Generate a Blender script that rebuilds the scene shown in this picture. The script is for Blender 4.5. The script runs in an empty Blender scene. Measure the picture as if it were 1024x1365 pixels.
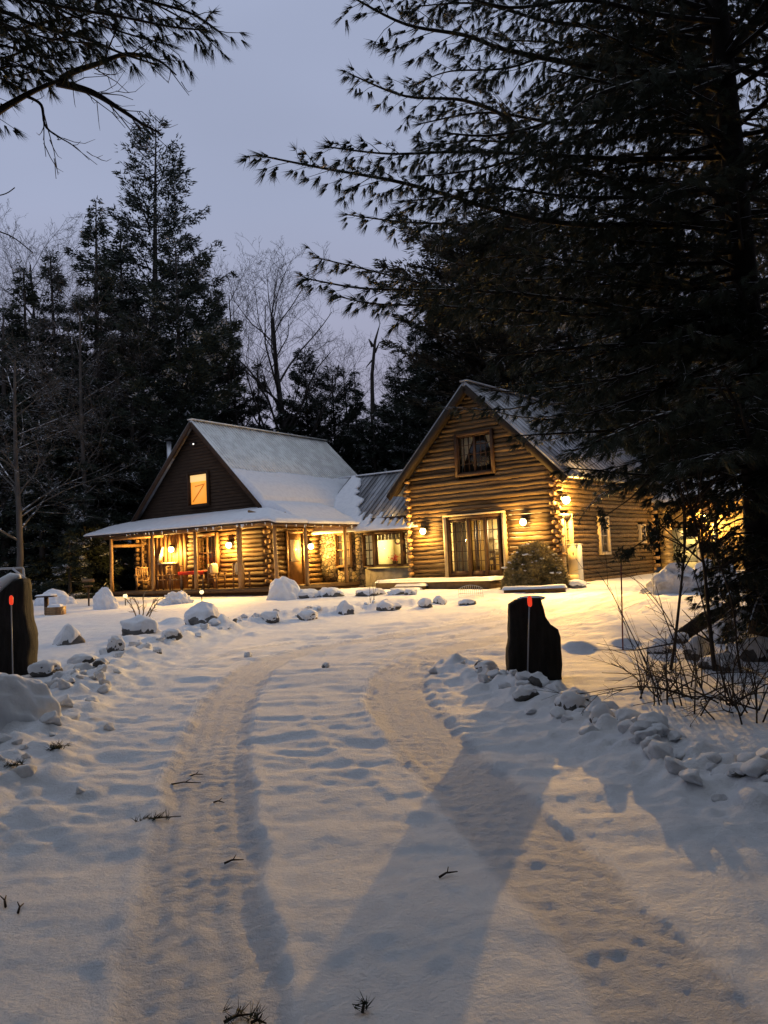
import bpy, math, random
import numpy as np
from mathutils import Matrix, Vector

# ------------------------------------------------------------------ camera, sky, exposure
F = 1050.; PITCH = .06; ROLL = .045
EYE = np.array([0, 0, 1.6])
_cp, _sp = math.cos(PITCH), math.sin(PITCH); _c, _s = math.cos(ROLL), math.sin(ROLL)
FWD = np.array([0, _cp, _sp]); _u0 = np.array([0, -_sp, _cp]); _r0 = np.array([1., 0, 0])
RIGHT = _c*_r0 - _s*_u0; UP = _s*_r0 + _c*_u0
scene = bpy.context.scene
cam_data = bpy.data.cameras.new("camera"); cam = bpy.data.objects.new("camera", cam_data)
scene.collection.objects.link(cam); scene.camera = cam
cam_data.sensor_fit = 'VERTICAL'; cam_data.sensor_height = 36; cam_data.lens = F/1365*36
cam_data.clip_start = .05; cam_data.clip_end = 600
M4 = Matrix.Identity(4)
for i in range(3):
    M4[i][0] = RIGHT[i]; M4[i][1] = UP[i]; M4[i][2] = -FWD[i]; M4[i][3] = EYE[i]
cam.matrix_world = M4

world = bpy.data.worlds.new("World"); scene.world = world; world.use_nodes = True
wn = world.node_tree; wn.nodes.clear()
def N(nt, typ, **kw):
    n = nt.nodes.new(typ)
    for k, v in kw.items(): setattr(n, k, v)
    return n
_out = N(wn, 'ShaderNodeOutputWorld'); _bg = N(wn, 'ShaderNodeBackground')
_tc = N(wn, 'ShaderNodeTexCoord'); _sep = N(wn, 'ShaderNodeSeparateXYZ')
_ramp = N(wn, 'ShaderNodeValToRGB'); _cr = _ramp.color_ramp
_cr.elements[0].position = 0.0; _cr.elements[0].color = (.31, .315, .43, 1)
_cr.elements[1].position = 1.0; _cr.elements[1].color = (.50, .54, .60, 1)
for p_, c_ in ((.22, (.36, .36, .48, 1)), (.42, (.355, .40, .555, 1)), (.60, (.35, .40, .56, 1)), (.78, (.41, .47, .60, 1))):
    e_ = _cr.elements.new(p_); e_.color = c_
_noise = N(wn, 'ShaderNodeTexNoise'); _noise.inputs['Scale'].default_value = 1.6; _noise.inputs['Detail'].default_value = 3
_map = N(wn, 'ShaderNodeMapping'); _map.inputs['Scale'].default_value = (1, 1, 3)
_mr = N(wn, 'ShaderNodeMapRange'); _mr.inputs[1].default_value = .3; _mr.inputs[2].default_value = .7
_mr.inputs[3].default_value = .93; _mr.inputs[4].default_value = 1.07
_mul = N(wn, 'ShaderNodeVectorMath', operation='SCALE')
wl = wn.links
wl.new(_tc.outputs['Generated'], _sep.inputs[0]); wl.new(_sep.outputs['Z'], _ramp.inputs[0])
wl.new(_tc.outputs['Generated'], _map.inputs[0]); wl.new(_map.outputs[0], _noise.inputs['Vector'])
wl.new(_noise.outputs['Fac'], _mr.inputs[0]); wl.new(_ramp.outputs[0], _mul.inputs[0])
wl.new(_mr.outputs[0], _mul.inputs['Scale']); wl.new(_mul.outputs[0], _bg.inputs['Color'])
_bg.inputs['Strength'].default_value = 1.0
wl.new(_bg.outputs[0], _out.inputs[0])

scene.view_settings.view_transform = 'Standard'; scene.view_settings.look = 'None'
scene.view_settings.exposure = 0.0; scene.view_settings.gamma = 1
scene.cycles.max_bounces = 5; scene.cycles.diffuse_bounces = 2; scene.cycles.glossy_bounces = 2
scene.cycles.transmission_bounces = 4; scene.cycles.transparent_max_bounces = 8
scene.cycles.use_denoising = True; scene.cycles.sample_clamp_indirect = 3.0
scene.cycles.caustics_reflective = False; scene.cycles.caustics_refractive = False

# light falloff strengths (warm lamps of the house)
WARM = (1.0, .53, .11)
def lamp(name, loc, power, color=WARM, radius=.07, falloff='Linear', parent=None, spot=None, aim=None, blend=.6):
    ld = bpy.data.lights.new(name, 'SPOT' if spot else 'POINT')
    ld.energy = 1.0 if falloff else power; ld.color = color; ld.shadow_soft_size = radius
    if spot: ld.spot_size = math.radians(spot); ld.spot_blend = blend
    if falloff:
        ld.energy = power
        ld.use_nodes = True; nt = ld.node_tree
        em = [n for n in nt.nodes if n.type == 'EMISSION'][0]
        lf = nt.nodes.new('ShaderNodeLightFalloff'); lf.inputs['Strength'].default_value = 1.0
        nt.links.new(lf.outputs[falloff], em.inputs['Strength'])
    o = bpy.data.objects.new(name, ld); scene.collection.objects.link(o)
    o.location = loc
    if aim is not None:
        d = Vector(aim) - Vector(loc); o.rotation_euler = d.to_track_quat('-Z', 'Y').to_euler()
    if parent: 
        o.parent = parent; o.matrix_parent_inverse = parent.matrix_world.inverted() if False else Matrix.Identity(4)
    return o

# ------------------------------------------------------------------ view maths
def ray(px, py): return FWD + RIGHT*((px-512)/F) - UP*((py-682.5)/F)
def at(px, py, depth):
    d = ray(px, py); return EYE + d*(depth/d[1])
def gbase(y):
    y = np.asarray(y, float)
    return np.where(y < 28, .0175*np.maximum(y, -2), .49)
def gpt(px, py):
    d = ray(px, py); k = -1.6/(d[2]-.0175*d[1]); X = EYE + d*k
    if X[1] > 28 or k < 0: k = -1.11/d[2]; X = EYE + d*k
    return X

# ------------------------------------------------------------------ noise
def _hash(ix, iy, seed):
    h = (ix.astype(np.int64)*374761393 + iy.astype(np.int64)*668265263 + seed*1442695041) & 0x7fffffff
    h = (h ^ (h >> 13))*1274126177 & 0x7fffffff
    return ((h ^ (h >> 16)) & 0xffff)/65535.
def vnoise(x, y, seed=0):
    x = np.asarray(x, float); y = np.asarray(y, float)
    ix = np.floor(x); iy = np.floor(y); fx = x-ix; fy = y-iy
    fx = fx*fx*(3-2*fx); fy = fy*fy*(3-2*fy)
    a = _hash(ix, iy, seed); b = _hash(ix+1, iy, seed); c = _hash(ix, iy+1, seed); d = _hash(ix+1, iy+1, seed)
    return (a*(1-fx)+b*fx)*(1-fy) + (c*(1-fx)+d*fx)*fy - .5
def fbm(x, y, seed=0, oct=4, gain=.5):
    s = 0; a = 1
    for i in range(oct):
        s = s + a*vnoise(x, y, seed+i*17); x = x*2.03+7.1; y = y*2.03+3.7; a *= gain
    return s
def sstep(a, b, x):
    t = np.clip((x-a)/(b-a), 0, 1); return t*t*(3-2*t)
def polydist(X, Y, pts):
    """distance and signed side to a polyline"""
    best = np.full(X.shape, 1e9); side = np.zeros(X.shape)
    for (ax, ay), (bx, by) in zip(pts[:-1], pts[1:]):
        dx, dy = bx-ax, by-ay; L = dx*dx+dy*dy
        t = np.clip(((X-ax)*dx+(Y-ay)*dy)/L, 0, 1)
        ex = X-(ax+t*dx); ey = Y-(ay+t*dy); d = np.hypot(ex, ey)
        s = np.sign(dx*ey-dy*ex); m = d < best
        best = np.where(m, d, best); side = np.where(m, s, side)
    return best, side
def smooth_line(pts, n=8):
    pts = [np.array(p, float) for p in pts]; P = [pts[0]]+pts+[pts[-1]]; out = []
    for i in range(1, len(P)-2):
        for k in range(n):
            t = k/n
            out.append(.5*((2*P[i])+(-P[i-1]+P[i+1])*t+(2*P[i-1]-5*P[i]+4*P[i+1]-P[i+2])*t*t+(-P[i-1]+3*P[i]-3*P[i+1]+P[i+2])*t**3))
    out.append(pts[-1]); return out

# ------------------------------------------------------------------ materials
MATS = {}
def mat(name, col, rough=.8, spec=.3, metal=0, emit=None, emit_s=0, noise=None, bump=None, snow=None, coord='Object', island=None):
    """noise=(col2, scale, lo, hi, vecscale)  bump=(scale,strength,dist)  snow=(amount threshold on normal z, noise scale)"""
    if name in MATS: return MATS[name]
    m = bpy.data.materials.new(name); m.use_nodes = True; nt = m.node_tree; L = nt.links
    b = nt.nodes['Principled BSDF']
    b.inputs['Base Color'].default_value = (*col, 1); b.inputs['Roughness'].default_value = rough
    b.inputs['Specular IOR Level'].default_value = spec; b.inputs['Metallic'].default_value = metal
    if emit:
        b.inputs['Emission Color'].default_value = (*emit, 1); b.inputs['Emission Strength'].default_value = emit_s
    tc = N(nt, 'ShaderNodeTexCoord'); cur = None
    if noise:
        c2, sc, lo, hi = noise[:4]; vs = noise[4] if len(noise) > 4 else (1, 1, 1)
        mp = N(nt, 'ShaderNodeMapping'); mp.inputs['Scale'].default_value = vs
        nz = N(nt, 'ShaderNodeTexNoise'); nz.inputs['Scale'].default_value = sc; nz.inputs['Detail'].default_value = 5
        r = N(nt, 'ShaderNodeMapRange'); r.inputs[1].default_value = lo; r.inputs[2].default_value = hi
        mx = N(nt, 'ShaderNodeMix', data_type='RGBA')
        L.new(tc.outputs[coord], mp.inputs[0]); L.new(mp.outputs[0], nz.inputs['Vector']); L.new(nz.outputs['Fac'], r.inputs[0])
        L.new(r.outputs[0], mx.inputs['Factor']); mx.inputs['A'].default_value = (*col, 1); mx.inputs['B'].default_value = (*c2, 1)
        cur = mx.outputs['Result']
    if snow:
        th, sc, den = snow
        ge = N(nt, 'ShaderNodeNewGeometry'); sx = N(nt, 'ShaderNodeSeparateXYZ'); L.new(ge.outputs['Normal'], sx.inputs[0])
        nz2 = N(nt, 'ShaderNodeTexNoise'); nz2.inputs['Scale'].default_value = sc; nz2.inputs['Detail'].default_value = 2
        L.new(tc.outputs['Object'], nz2.inputs['Vector'])
        ab = N(nt, 'ShaderNodeMath', operation='ABSOLUTE') if th < 0 else None
        r1 = N(nt, 'ShaderNodeMapRange'); r1.inputs[1].default_value = abs(th); r1.inputs[2].default_value = abs(th)+.15
        if ab: L.new(sx.outputs['Z'], ab.inputs[0]); L.new(ab.outputs[0], r1.inputs[0])
        else: L.new(sx.outputs['Z'], r1.inputs[0])
        r2 = N(nt, 'ShaderNodeMapRange'); r2.inputs[1].default_value = den; r2.inputs[2].default_value = den+.04
        L.new(nz2.outputs['Fac'], r2.inputs[0])
        mu = N(nt, 'ShaderNodeMath', operation='MULTIPLY'); L.new(r1.outputs[0], mu.inputs[0]); L.new(r2.outputs[0], mu.inputs[1])
        mx = N(nt, 'ShaderNodeMix', data_type='RGBA'); L.new(mu.outputs[0], mx.inputs['Factor'])
        if cur: L.new(cur, mx.inputs['A'])
        else: mx.inputs['A'].default_value = (*col, 1)
        mx.inputs['B'].default_value = (.72, .74, .78, 1); cur = mx.outputs['Result']
    if island:
        ge2 = N(nt, 'ShaderNodeNewGeometry'); ri = N(nt, 'ShaderNodeMapRange'); ri.inputs[3].default_value = island[0]; ri.inputs[4].default_value = island[1]
        L.new(ge2.outputs['Random Per Island'], ri.inputs[0]); sc_ = N(nt, 'ShaderNodeVectorMath', operation='SCALE')
        L.new(cur, sc_.inputs[0]); L.new(ri.outputs[0], sc_.inputs['Scale']); cur = sc_.outputs[0]
    if cur: L.new(cur, b.inputs['Base Color'])
    if bump:
        sc, st, di = bump[:3]
        nb = N(nt, 'ShaderNodeTexNoise'); nb.inputs['Scale'].default_value = sc; nb.inputs['Detail'].default_value = 6
        nb.inputs['Roughness'].default_value = .65
        bp = N(nt, 'ShaderNodeBump'); bp.inputs['Strength'].default_value = st; bp.inputs['Distance'].default_value = di
        if len(bump) > 3:
            mp = N(nt, 'ShaderNodeMapping'); mp.inputs['Scale'].default_value = bump[3]
            L.new(tc.outputs[coord], mp.inputs[0]); L.new(mp.outputs[0], nb.inputs['Vector'])
        else: L.new(tc.outputs[coord], nb.inputs['Vector'])
        L.new(nb.outputs['Fac'], bp.inputs['Height']); L.new(bp.outputs[0], b.inputs['Normal'])
    MATS[name] = m; return m

SNOW = mat('snow', (.80, .82, .85), .75, .35, bump=(28, .5, .02))
SNOWS = mat('snow_soft', (.80, .82, .85), .8, .3, noise=((.72, .74, .78), 6, .4, .7), bump=(14, .35, .03))
LOG = mat('log_wood', (.28, .175, .078), .65, .35, noise=((.10, .058, .026), 3, .35, .68, (.35, 3, 5)), bump=(9, .8, .03, (.5, 3, 5)), island=(.42, 1.2))
LOGR = mat('darker_log_wood', (.225, .145, .068), .7, .3, noise=((.085, .05, .024), 3, .35, .68, (.35, 3, 5)), bump=(11, .9, .03, (.5, 3, 6)), island=(.4, 1.2))  # log wood in a darker tone, used on the right cabin
LOGEND = mat('log_end_wood', (.42, .27, .13), .7, .3, noise=((.25, .14, .06), 9, .4, .7), bump=(20, .4, .01), island=(.5, 1.15))
POST = mat('peeled_post_wood', (.36, .22, .105), .55, .4, noise=((.18, .10, .045), 3, .35, .7, (4, 4, .4)), bump=(8, .4, .01, (4, 4, .5)))
SIDING = mat('dark_siding', (.075, .048, .030), .8, .2, noise=((.045, .028, .018), 4, .35, .7, (.6, 1, 4)), bump=(12, .3, .01))
TRIMD = mat('dark_trim', (.07, .035, .016), .6, .3, noise=((.04, .02, .01), 6, .4, .7))
TRIML = mat('pale_trim', (.55, .44, .28), .6, .3, noise=((.42, .33, .2), 6, .4, .7))
TRIMM = mat('brown_trim', (.24, .14, .065), .6, .3, noise=((.15, .085, .04), 6, .4, .7))
FASCIA = mat('dark_fascia', (.028, .019, .012), .7, .2, noise=((.018, .012, .008), 6, .4, .7))
DECK = mat('deck_boards', (.16, .10, .05), .75, .3, noise=((.09, .055, .03), 5, .35, .7))
STONE = mat('concrete_stone', (.30, .28, .24), .85, .2, noise=((.2, .18, .15), 5, .35, .7), bump=(9, .5, .03))
ROCK = mat('grey_rock', (.16, .155, .15), .8, .3, noise=((.07, .068, .065), 4, .35, .7), bump=(7, .8, .04))
SLAB = mat('dark_wood_slab', (.030, .026, .023), .85, .25, noise=((.014, .012, .010), 3, .35, .7, (5, 5, .7)), bump=(6, .9, .04, (4, 4, .6)))
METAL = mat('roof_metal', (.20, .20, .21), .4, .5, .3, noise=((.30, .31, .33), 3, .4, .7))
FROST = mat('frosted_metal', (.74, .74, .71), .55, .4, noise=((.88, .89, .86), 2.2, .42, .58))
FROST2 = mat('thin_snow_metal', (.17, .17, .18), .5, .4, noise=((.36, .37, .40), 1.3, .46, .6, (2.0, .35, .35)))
BLACK = mat('black_metal', (.02, .02, .02), .5, .4)
GALV = mat('galvanised_pipe', (.55, .56, .58), .35, .5, .7)
BARK = mat('pine_bark', (.026, .022, .019), .9, .2, noise=((.018, .014, .012), 5, .4, .7), bump=(12, .7, .03), snow=(.55, 6, .48))
BARKB = mat('background_bark', (.06, .052, .045), .9, .2, noise=((.035, .03, .026), 3, .4, .7), snow=(.5, 3, .5))
BARKP = mat('pale_bark', (.085, .078, .07), .85, .2, noise=((.045, .04, .037), 3, .4, .7, (1, 1, .4)), snow=(.5, 2.5, .54))
BARKM = mat('mid_bark', (.05, .045, .042), .85, .2, noise=((.03, .027, .025), 3, .4, .7, (1, 1, .4)))
NEEDLE = mat('pine_needles', (.028, .038, .024), .7, .3, noise=((.042, .05, .030), 2, .4, .6), snow=(-.55, 2.2, .64))
NEEDLEB = mat('conifer_needles', (.024, .034, .025), .8, .2, noise=((.040, .050, .036), 1.2, .4, .65), snow=(-.55, 1.6, .585))
NEEDLEC = mat('conifer_needles_brown', (.050, .040, .028), .8, .2, noise=((.030, .036, .024), .9, .4, .65), snow=(-.6, 1.6, .62))
TWIG = mat('twig_bark', (.045, .035, .028), .9, .2)
LEAF = mat('shrub_leaves', (.34, .27, .12), .7, .3, noise=((.14, .12, .055), 3, .4, .6))
FIN = mat('snow_clump', (.74, .76, .80), .8, .3)
BULB = mat('lamp_glow', (1, .8, .4), .5, .3, emit=(1.0, .72, .28), emit_s=14)
BULBS = mat('path_light_glow', (1, .9, .6), .5, .3, emit=(1.0, .85, .45), emit_s=1.3)
LOFT = mat('lit_loft_glow', (.8, .35, .08), .6, .2, emit=(1.0, .34, .03), emit_s=1.0, noise=((.9, .5, .2), 1.5, .3, .7))
RED = mat('red_reflector', (.8, .04, .02), .35, .5, emit=(1.0, .06, .02), emit_s=.75)  # the reflector's returned light is put in as emission
STAKE = mat('grey_stake', (.35, .36, .38), .4, .5)
STAKER = mat('red_lit_stake', (.16, .03, .02), .5, .4)  # dark stake with the red light on it put into its colour
CLOTH = mat('red_tablecloth', (.65, .05, .03), .8, .2)
CHAIRW = mat('chair_wood', (.30, .19, .10), .6, .3, noise=((.2, .12, .06), 6, .4, .7))
CUSH = mat('cream_cushion', (.75, .68, .5), .8, .2)
CREAM = mat('cream_wall', (.85, .70, .42), .8, .2, noise=((.72, .54, .28), 2, .4, .7))
CURT = mat('curtain_cloth', (.42, .36, .24), .9, .1, noise=((.3, .25, .17), 3, .4, .6, (8, 8, .2)))
WHITEP = mat('white_paint', (.72, .70, .60), .6, .3)
GDOOR = mat('pale_green_door', (.50, .54, .42), .6, .3, noise=((.44, .48, .38), 2, .4, .7))
DARKIN = mat('dark_interior', (.03, .025, .02), .9, .1)
def glass_mat():
    m = bpy.data.materials.new('window_glass'); m.use_nodes = True; nt = m.node_tree; nt.nodes.clear()
    o = N(nt, 'ShaderNodeOutputMaterial'); t = N(nt, 'ShaderNodeBsdfTransparent'); g = N(nt, 'ShaderNodeBsdfGlossy')
    t.inputs[0].default_value = (.93, .94, .92, 1); g.inputs['Roughness'].default_value = .03
    fr = N(nt, 'ShaderNodeFresnel'); fr.inputs[0].default_value = 1.45; mx = N(nt, 'ShaderNodeMixShader')
    ge = N(nt, 'ShaderNodeNewGeometry'); inv = N(nt, 'ShaderNodeMath', operation='SUBTRACT'); inv.inputs[0].default_value = 1; nt.links.new(ge.outputs['Backfacing'], inv.inputs[1])
    mu = N(nt, 'ShaderNodeMath', operation='MULTIPLY'); nt.links.new(fr.outputs[0], mu.inputs[0]); nt.links.new(inv.outputs[0], mu.inputs[1])
    nt.links.new(mu.outputs[0], mx.inputs[0]); nt.links.new(t.outputs[0], mx.inputs[1]); nt.links.new(g.outputs[0], mx.inputs[2])
    nt.links.new(mx.outputs[0], o.inputs[0]); return m
GLASS = glass_mat()
def stone_veneer():
    m = bpy.data.materials.new('stone_veneer'); m.use_nodes = True; nt = m.node_tree; L = nt.links; b = nt.nodes['Principled BSDF']
    tc = N(nt, 'ShaderNodeTexCoord'); nz = N(nt, 'ShaderNodeTexNoise'); nz.inputs['Scale'].default_value = 3
    mxv = N(nt, 'ShaderNodeMix', data_type='RGBA'); mxv.inputs['Factor'].default_value = .12
    v = N(nt, 'ShaderNodeTexVoronoi', feature='DISTANCE_TO_EDGE'); v.inputs['Scale'].default_value = 5.5
    v2 = N(nt, 'ShaderNodeTexVoronoi'); v2.inputs['Scale'].default_value = 5.5
    mp = N(nt, 'ShaderNodeMapping'); mp.inputs['Scale'].default_value = (1, 1, 1.35)
    L.new(tc.outputs['Object'], mp.inputs[0]); L.new(mp.outputs[0], mxv.inputs['A']); L.new(tc.outputs['Object'], nz.inputs['Vector']); L.new(nz.outputs['Color'], mxv.inputs['B'])
    L.new(mxv.outputs['Result'], v.inputs['Vector']); L.new(mxv.outputs['Result'], v2.inputs['Vector'])
    r = N(nt, 'ShaderNodeMapRange'); r.inputs[1].default_value = .02; r.inputs[2].default_value = .10
    L.new(v.outputs['Distance'], r.inputs[0])
    hs = N(nt, 'ShaderNodeSeparateColor'); L.new(v2.outputs['Color'], hs.inputs[0])
    ramp = N(nt, 'ShaderNodeValToRGB'); ramp.color_ramp.elements[0].color = (.10, .075, .05, 1); ramp.color_ramp.elements[1].color = (.42, .33, .22, 1)
    L.new(hs.outputs[0], ramp.inputs[0])
    mx = N(nt, 'ShaderNodeMix', data_type='RGBA'); mx.inputs['A'].default_value = (.05, .04, .03, 1); L.new(ramp.outputs[0], mx.inputs['B']); L.new(r.outputs[0], mx.inputs['Factor'])
    L.new(mx.outputs['Result'], b.inputs['Base Color'])
    bp = N(nt, 'ShaderNodeBump'); bp.inputs['Strength'].default_value = 1; bp.inputs['Distance'].default_value = .05; L.new(r.outputs[0], bp.inputs['Height']); L.new(bp.outputs[0], b.inputs['Normal'])
    b.inputs['Roughness'].default_value = .85
    return m
VENEER = stone_veneer()

# ------------------------------------------------------------------ mesh helpers
def link(o, parent=None):
    scene.collection.objects.link(o)
    if parent: o.parent = parent
    return o
def tag(o, label=None, cat=None, group=None, kind=None):
    if label: o['label'] = label
    if cat: o['category'] = cat
    if group: o['group'] = group
    if kind: o['kind'] = kind
    return o
def empty(name, loc, rz=0, label=None, cat=None, group=None):
    o = bpy.data.objects.new(name, None); link(o); o.location = loc; o.rotation_euler.z = rz
    o.empty_display_size = .2
    return tag(o, label, cat, group)
def mesh_np(name, V, Fc, m, parent=None, smooth=False, loc=None):
    """V (n,3); Fc list of index arrays (k,n) with the same n-gon size each"""
    me = bpy.data.meshes.new(name); V = np.asarray(V, dtype=np.float32)
    fl = [np.asarray(f, dtype=np.int32) for f in (Fc if isinstance(Fc, list) else [Fc]) if len(f)]
    me.vertices.add(len(V)); me.vertices.foreach_set('co', V.ravel())
    loops = np.concatenate([f.ravel() for f in fl]); tot = np.concatenate([np.full(len(f), f.shape[1]) for f in fl])
    start = np.concatenate([[0], np.cumsum(tot)[:-1]])
    me.loops.add(len(loops)); me.loops.foreach_set('vertex_index', loops)
    me.polygons.add(len(tot)); me.polygons.foreach_set('loop_start', start.astype(np.int32)); me.polygons.foreach_set('loop_total', tot.astype(np.int32))
    if smooth: me.polygons.foreach_set('use_smooth', np.ones(len(tot), bool))
    me.update(calc_edges=True)
    if m: me.materials.append(m)
    o = bpy.data.objects.new(name, me)
    if loc is not None: o.location = loc
    return link(o, parent)
class MB:
    def __init__(s): s.v = []; s.f = {}; s.n = 0
    def add(s, V, faces):
        V = np.asarray(V, float); s.v.append(V)
        for f in faces: s.f.setdefault(len(f), []).append([i+s.n for i in f])
        s.n += len(V)
    def addq(s, V, Q):
        Q = np.asarray(Q); s.v.append(np.asarray(V, float)); s.f.setdefault(Q.shape[1], []).extend((Q+s.n).tolist()); s.n += len(V)
    def box(s, x0, x1, y0, y1, z0, z1):
        V = [(x, y, z) for x in (x0, x1) for y in (y0, y1) for z in (z0, z1)]
        s.add(V, [(0, 1, 3, 2), (4, 6, 7, 5), (0, 4, 5, 1), (2, 3, 7, 6), (0, 2, 6, 4), (1, 5, 7, 3)]); return s
    def beam(s, a, b, w, h=None, up=(0, 0, 1)):
        a = np.array(a, float); b = np.array(b, float); d = b-a; d /= np.linalg.norm(d)+1e-9; h = h or w
        sx = np.cross(d, up); 
        if np.linalg.norm(sx) < 1e-4: sx = np.cross(d, (1, 0, 0))
        sx /= np.linalg.norm(sx); uz = np.cross(sx, d)
        V = [p+sx*i*w/2+uz*j*h/2 for p in (a, b) for i, j in ((-1, -1), (1, -1), (1, 1), (-1, 1))]
        s.add(V, [(3, 2, 1, 0), (4, 5, 6, 7), (0, 1, 5, 4), (1, 2, 6, 5), (2, 3, 7, 6), (3, 0, 4, 7)]); return s
    def tube(s, pts, radii, n=8, cap=True):
        pts = np.asarray(pts, float); k = len(pts); radii = np.broadcast_to(radii, (k,))
        T = np.gradient(pts, axis=0); T /= np.linalg.norm(T, axis=1)[:, None]+1e-9
        ref = np.array([0, 0, 1.]) if abs(T[0][2]) < .9 else np.array([1., 0, 0])
        A = np.cross(T, ref); A /= np.linalg.norm(A, axis=1)[:, None]+1e-9; B = np.cross(T, A)
        th = np.arange(n)*2*math.pi/n
        V = pts[:, None, :]+radii[:, None, None]*(np.cos(th)[None, :, None]*A[:, None, :]+np.sin(th)[None, :, None]*B[:, None, :])
        i = np.arange(k-1)[:, None]*n; j = np.arange(n)[None, :]; j2 = (j+1) % n
        Q = np.stack([i+j, i+j2, i+n+j2, i+n+j], -1).reshape(-1, 4)
        base = s.n; s.addq(V.reshape(-1, 3), Q)
        if cap:
            s.f.setdefault(n, []).append([base+q for q in range(n)][::-1]); s.f.setdefault(n, []).append([base+(k-1)*n+q for q in range(n)])
        return s
    def lathe(s, prof, c=(0, 0, 0), n=16):
        c = np.array(c, float); th = np.arange(n)*2*math.pi/n
        V = [(c[0]+r*math.cos(t), c[1]+r*math.sin(t), c[2]+z) for r, z in prof for t in th]
        Q = [(i*n+j, i*n+(j+1) % n, (i+1)*n+(j+1) % n, (i+1)*n+j) for i in range(len(prof)-1) for j in range(n)]
        s.addq(V, Q); return s
    def build(s, name, m, parent=None, smooth=False, loc=None):
        V = np.concatenate(s.v); return mesh_np(name, V, [np.array(f) for f in s.f.values()], m, parent, smooth, loc)
def ico(sub=3):
    t = (1+5**.5)/2
    V = [(-1, t, 0), (1, t, 0), (-1, -t, 0), (1, -t, 0), (0, -1, t), (0, 1, t), (0, -1, -t), (0, 1, -t), (t, 0, -1), (t, 0, 1), (-t, 0, -1), (-t, 0, 1)]
    Fa = [(0, 11, 5), (0, 5, 1), (0, 1, 7), (0, 7, 10), (0, 10, 11), (1, 5, 9), (5, 11, 4), (11, 10, 2), (10, 7, 6), (7, 1, 8), (3, 9, 4), (3, 4, 2), (3, 2, 6), (3, 6, 8), (3, 8, 9), (4, 9, 5), (2, 4, 11), (6, 2, 10), (8, 6, 7), (9, 8, 1)]
    V = [np.array(v)/np.linalg.norm(v) for v in V]
    for _ in range(sub):
        cache = {}; nf = []
        def mid(a, b):
            k = (min(a, b), max(a, b))
            if k not in cache: m_ = V[a]+V[b]; V.append(m_/np.linalg.norm(m_)); cache[k] = len(V)-1
            return cache[k]
        for a, b, c in Fa:
            x, y, z = mid(a, b), mid(b, c), mid(c, a); nf += [(a, x, z), (b, y, x), (c, z, y), (x, y, z)]
        Fa = nf
    return np.array(V), np.array(Fa)
ICO3 = ico(3); ICO4 = ico(4); ICO2 = ico(2)
def n3(V, sc, seed): 
    return (vnoise(V[:, 0]*sc+V[:, 2]*sc*.7+seed*3.1, V[:, 1]*sc-V[:, 2]*sc*.6, seed)+vnoise(V[:, 1]*sc+9+V[:, 2]*sc, V[:, 0]*sc+4, seed+5))

# ------------------------------------------------------------------ the snowy ground
def pl(*q): return [tuple(gpt(x, y)[:2]) for x, y in q]
trackL = smooth_line(pl((235, 1500), (262, 1365), (268, 1200), (275, 1080), (290, 980), (318, 915), (370, 873), (450, 852), (540, 838), (640, 824), (740, 806), (822, 785)))
trackR = smooth_line(pl((1130, 1560), (920, 1365), (810, 1240), (715, 1140), (625, 1045), (563, 975), (530, 920), (545, 885), (600, 860), (680, 842), (770, 818), (850, 790), (862, 778)))
bankL = smooth_line(pl((-90, 1120), (-10, 1050), (45, 990), (85, 940), (125, 910), (160, 885), (215, 862), (285, 840), (360, 824), (440, 813), (560, 801)))
bankR = smooth_line(pl((600, 878), (660, 905), (735, 930), (815, 975), (890, 1010), (985, 1052), (1080, 1085)))
rng = np.random.RandomState(5)
lumps = []
for line, n, spread, rr in ((bankL, 190, .40, (.03, .14)), (bankR, 200, .28, (.03, .10))):
    for _ in range(n):
        i = rng.randint(len(line)); t = rng.rand(); a = np.array(line[i]); b = np.array(line[min(i+1, len(line)-1)])
        p_ = a+(b-a)*t+rng.randn(2)*spread*.6; r_ = rng.uniform(*rr); lumps.append((p_[0], p_[1], r_, r_*rng.uniform(.45, .95)))
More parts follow.
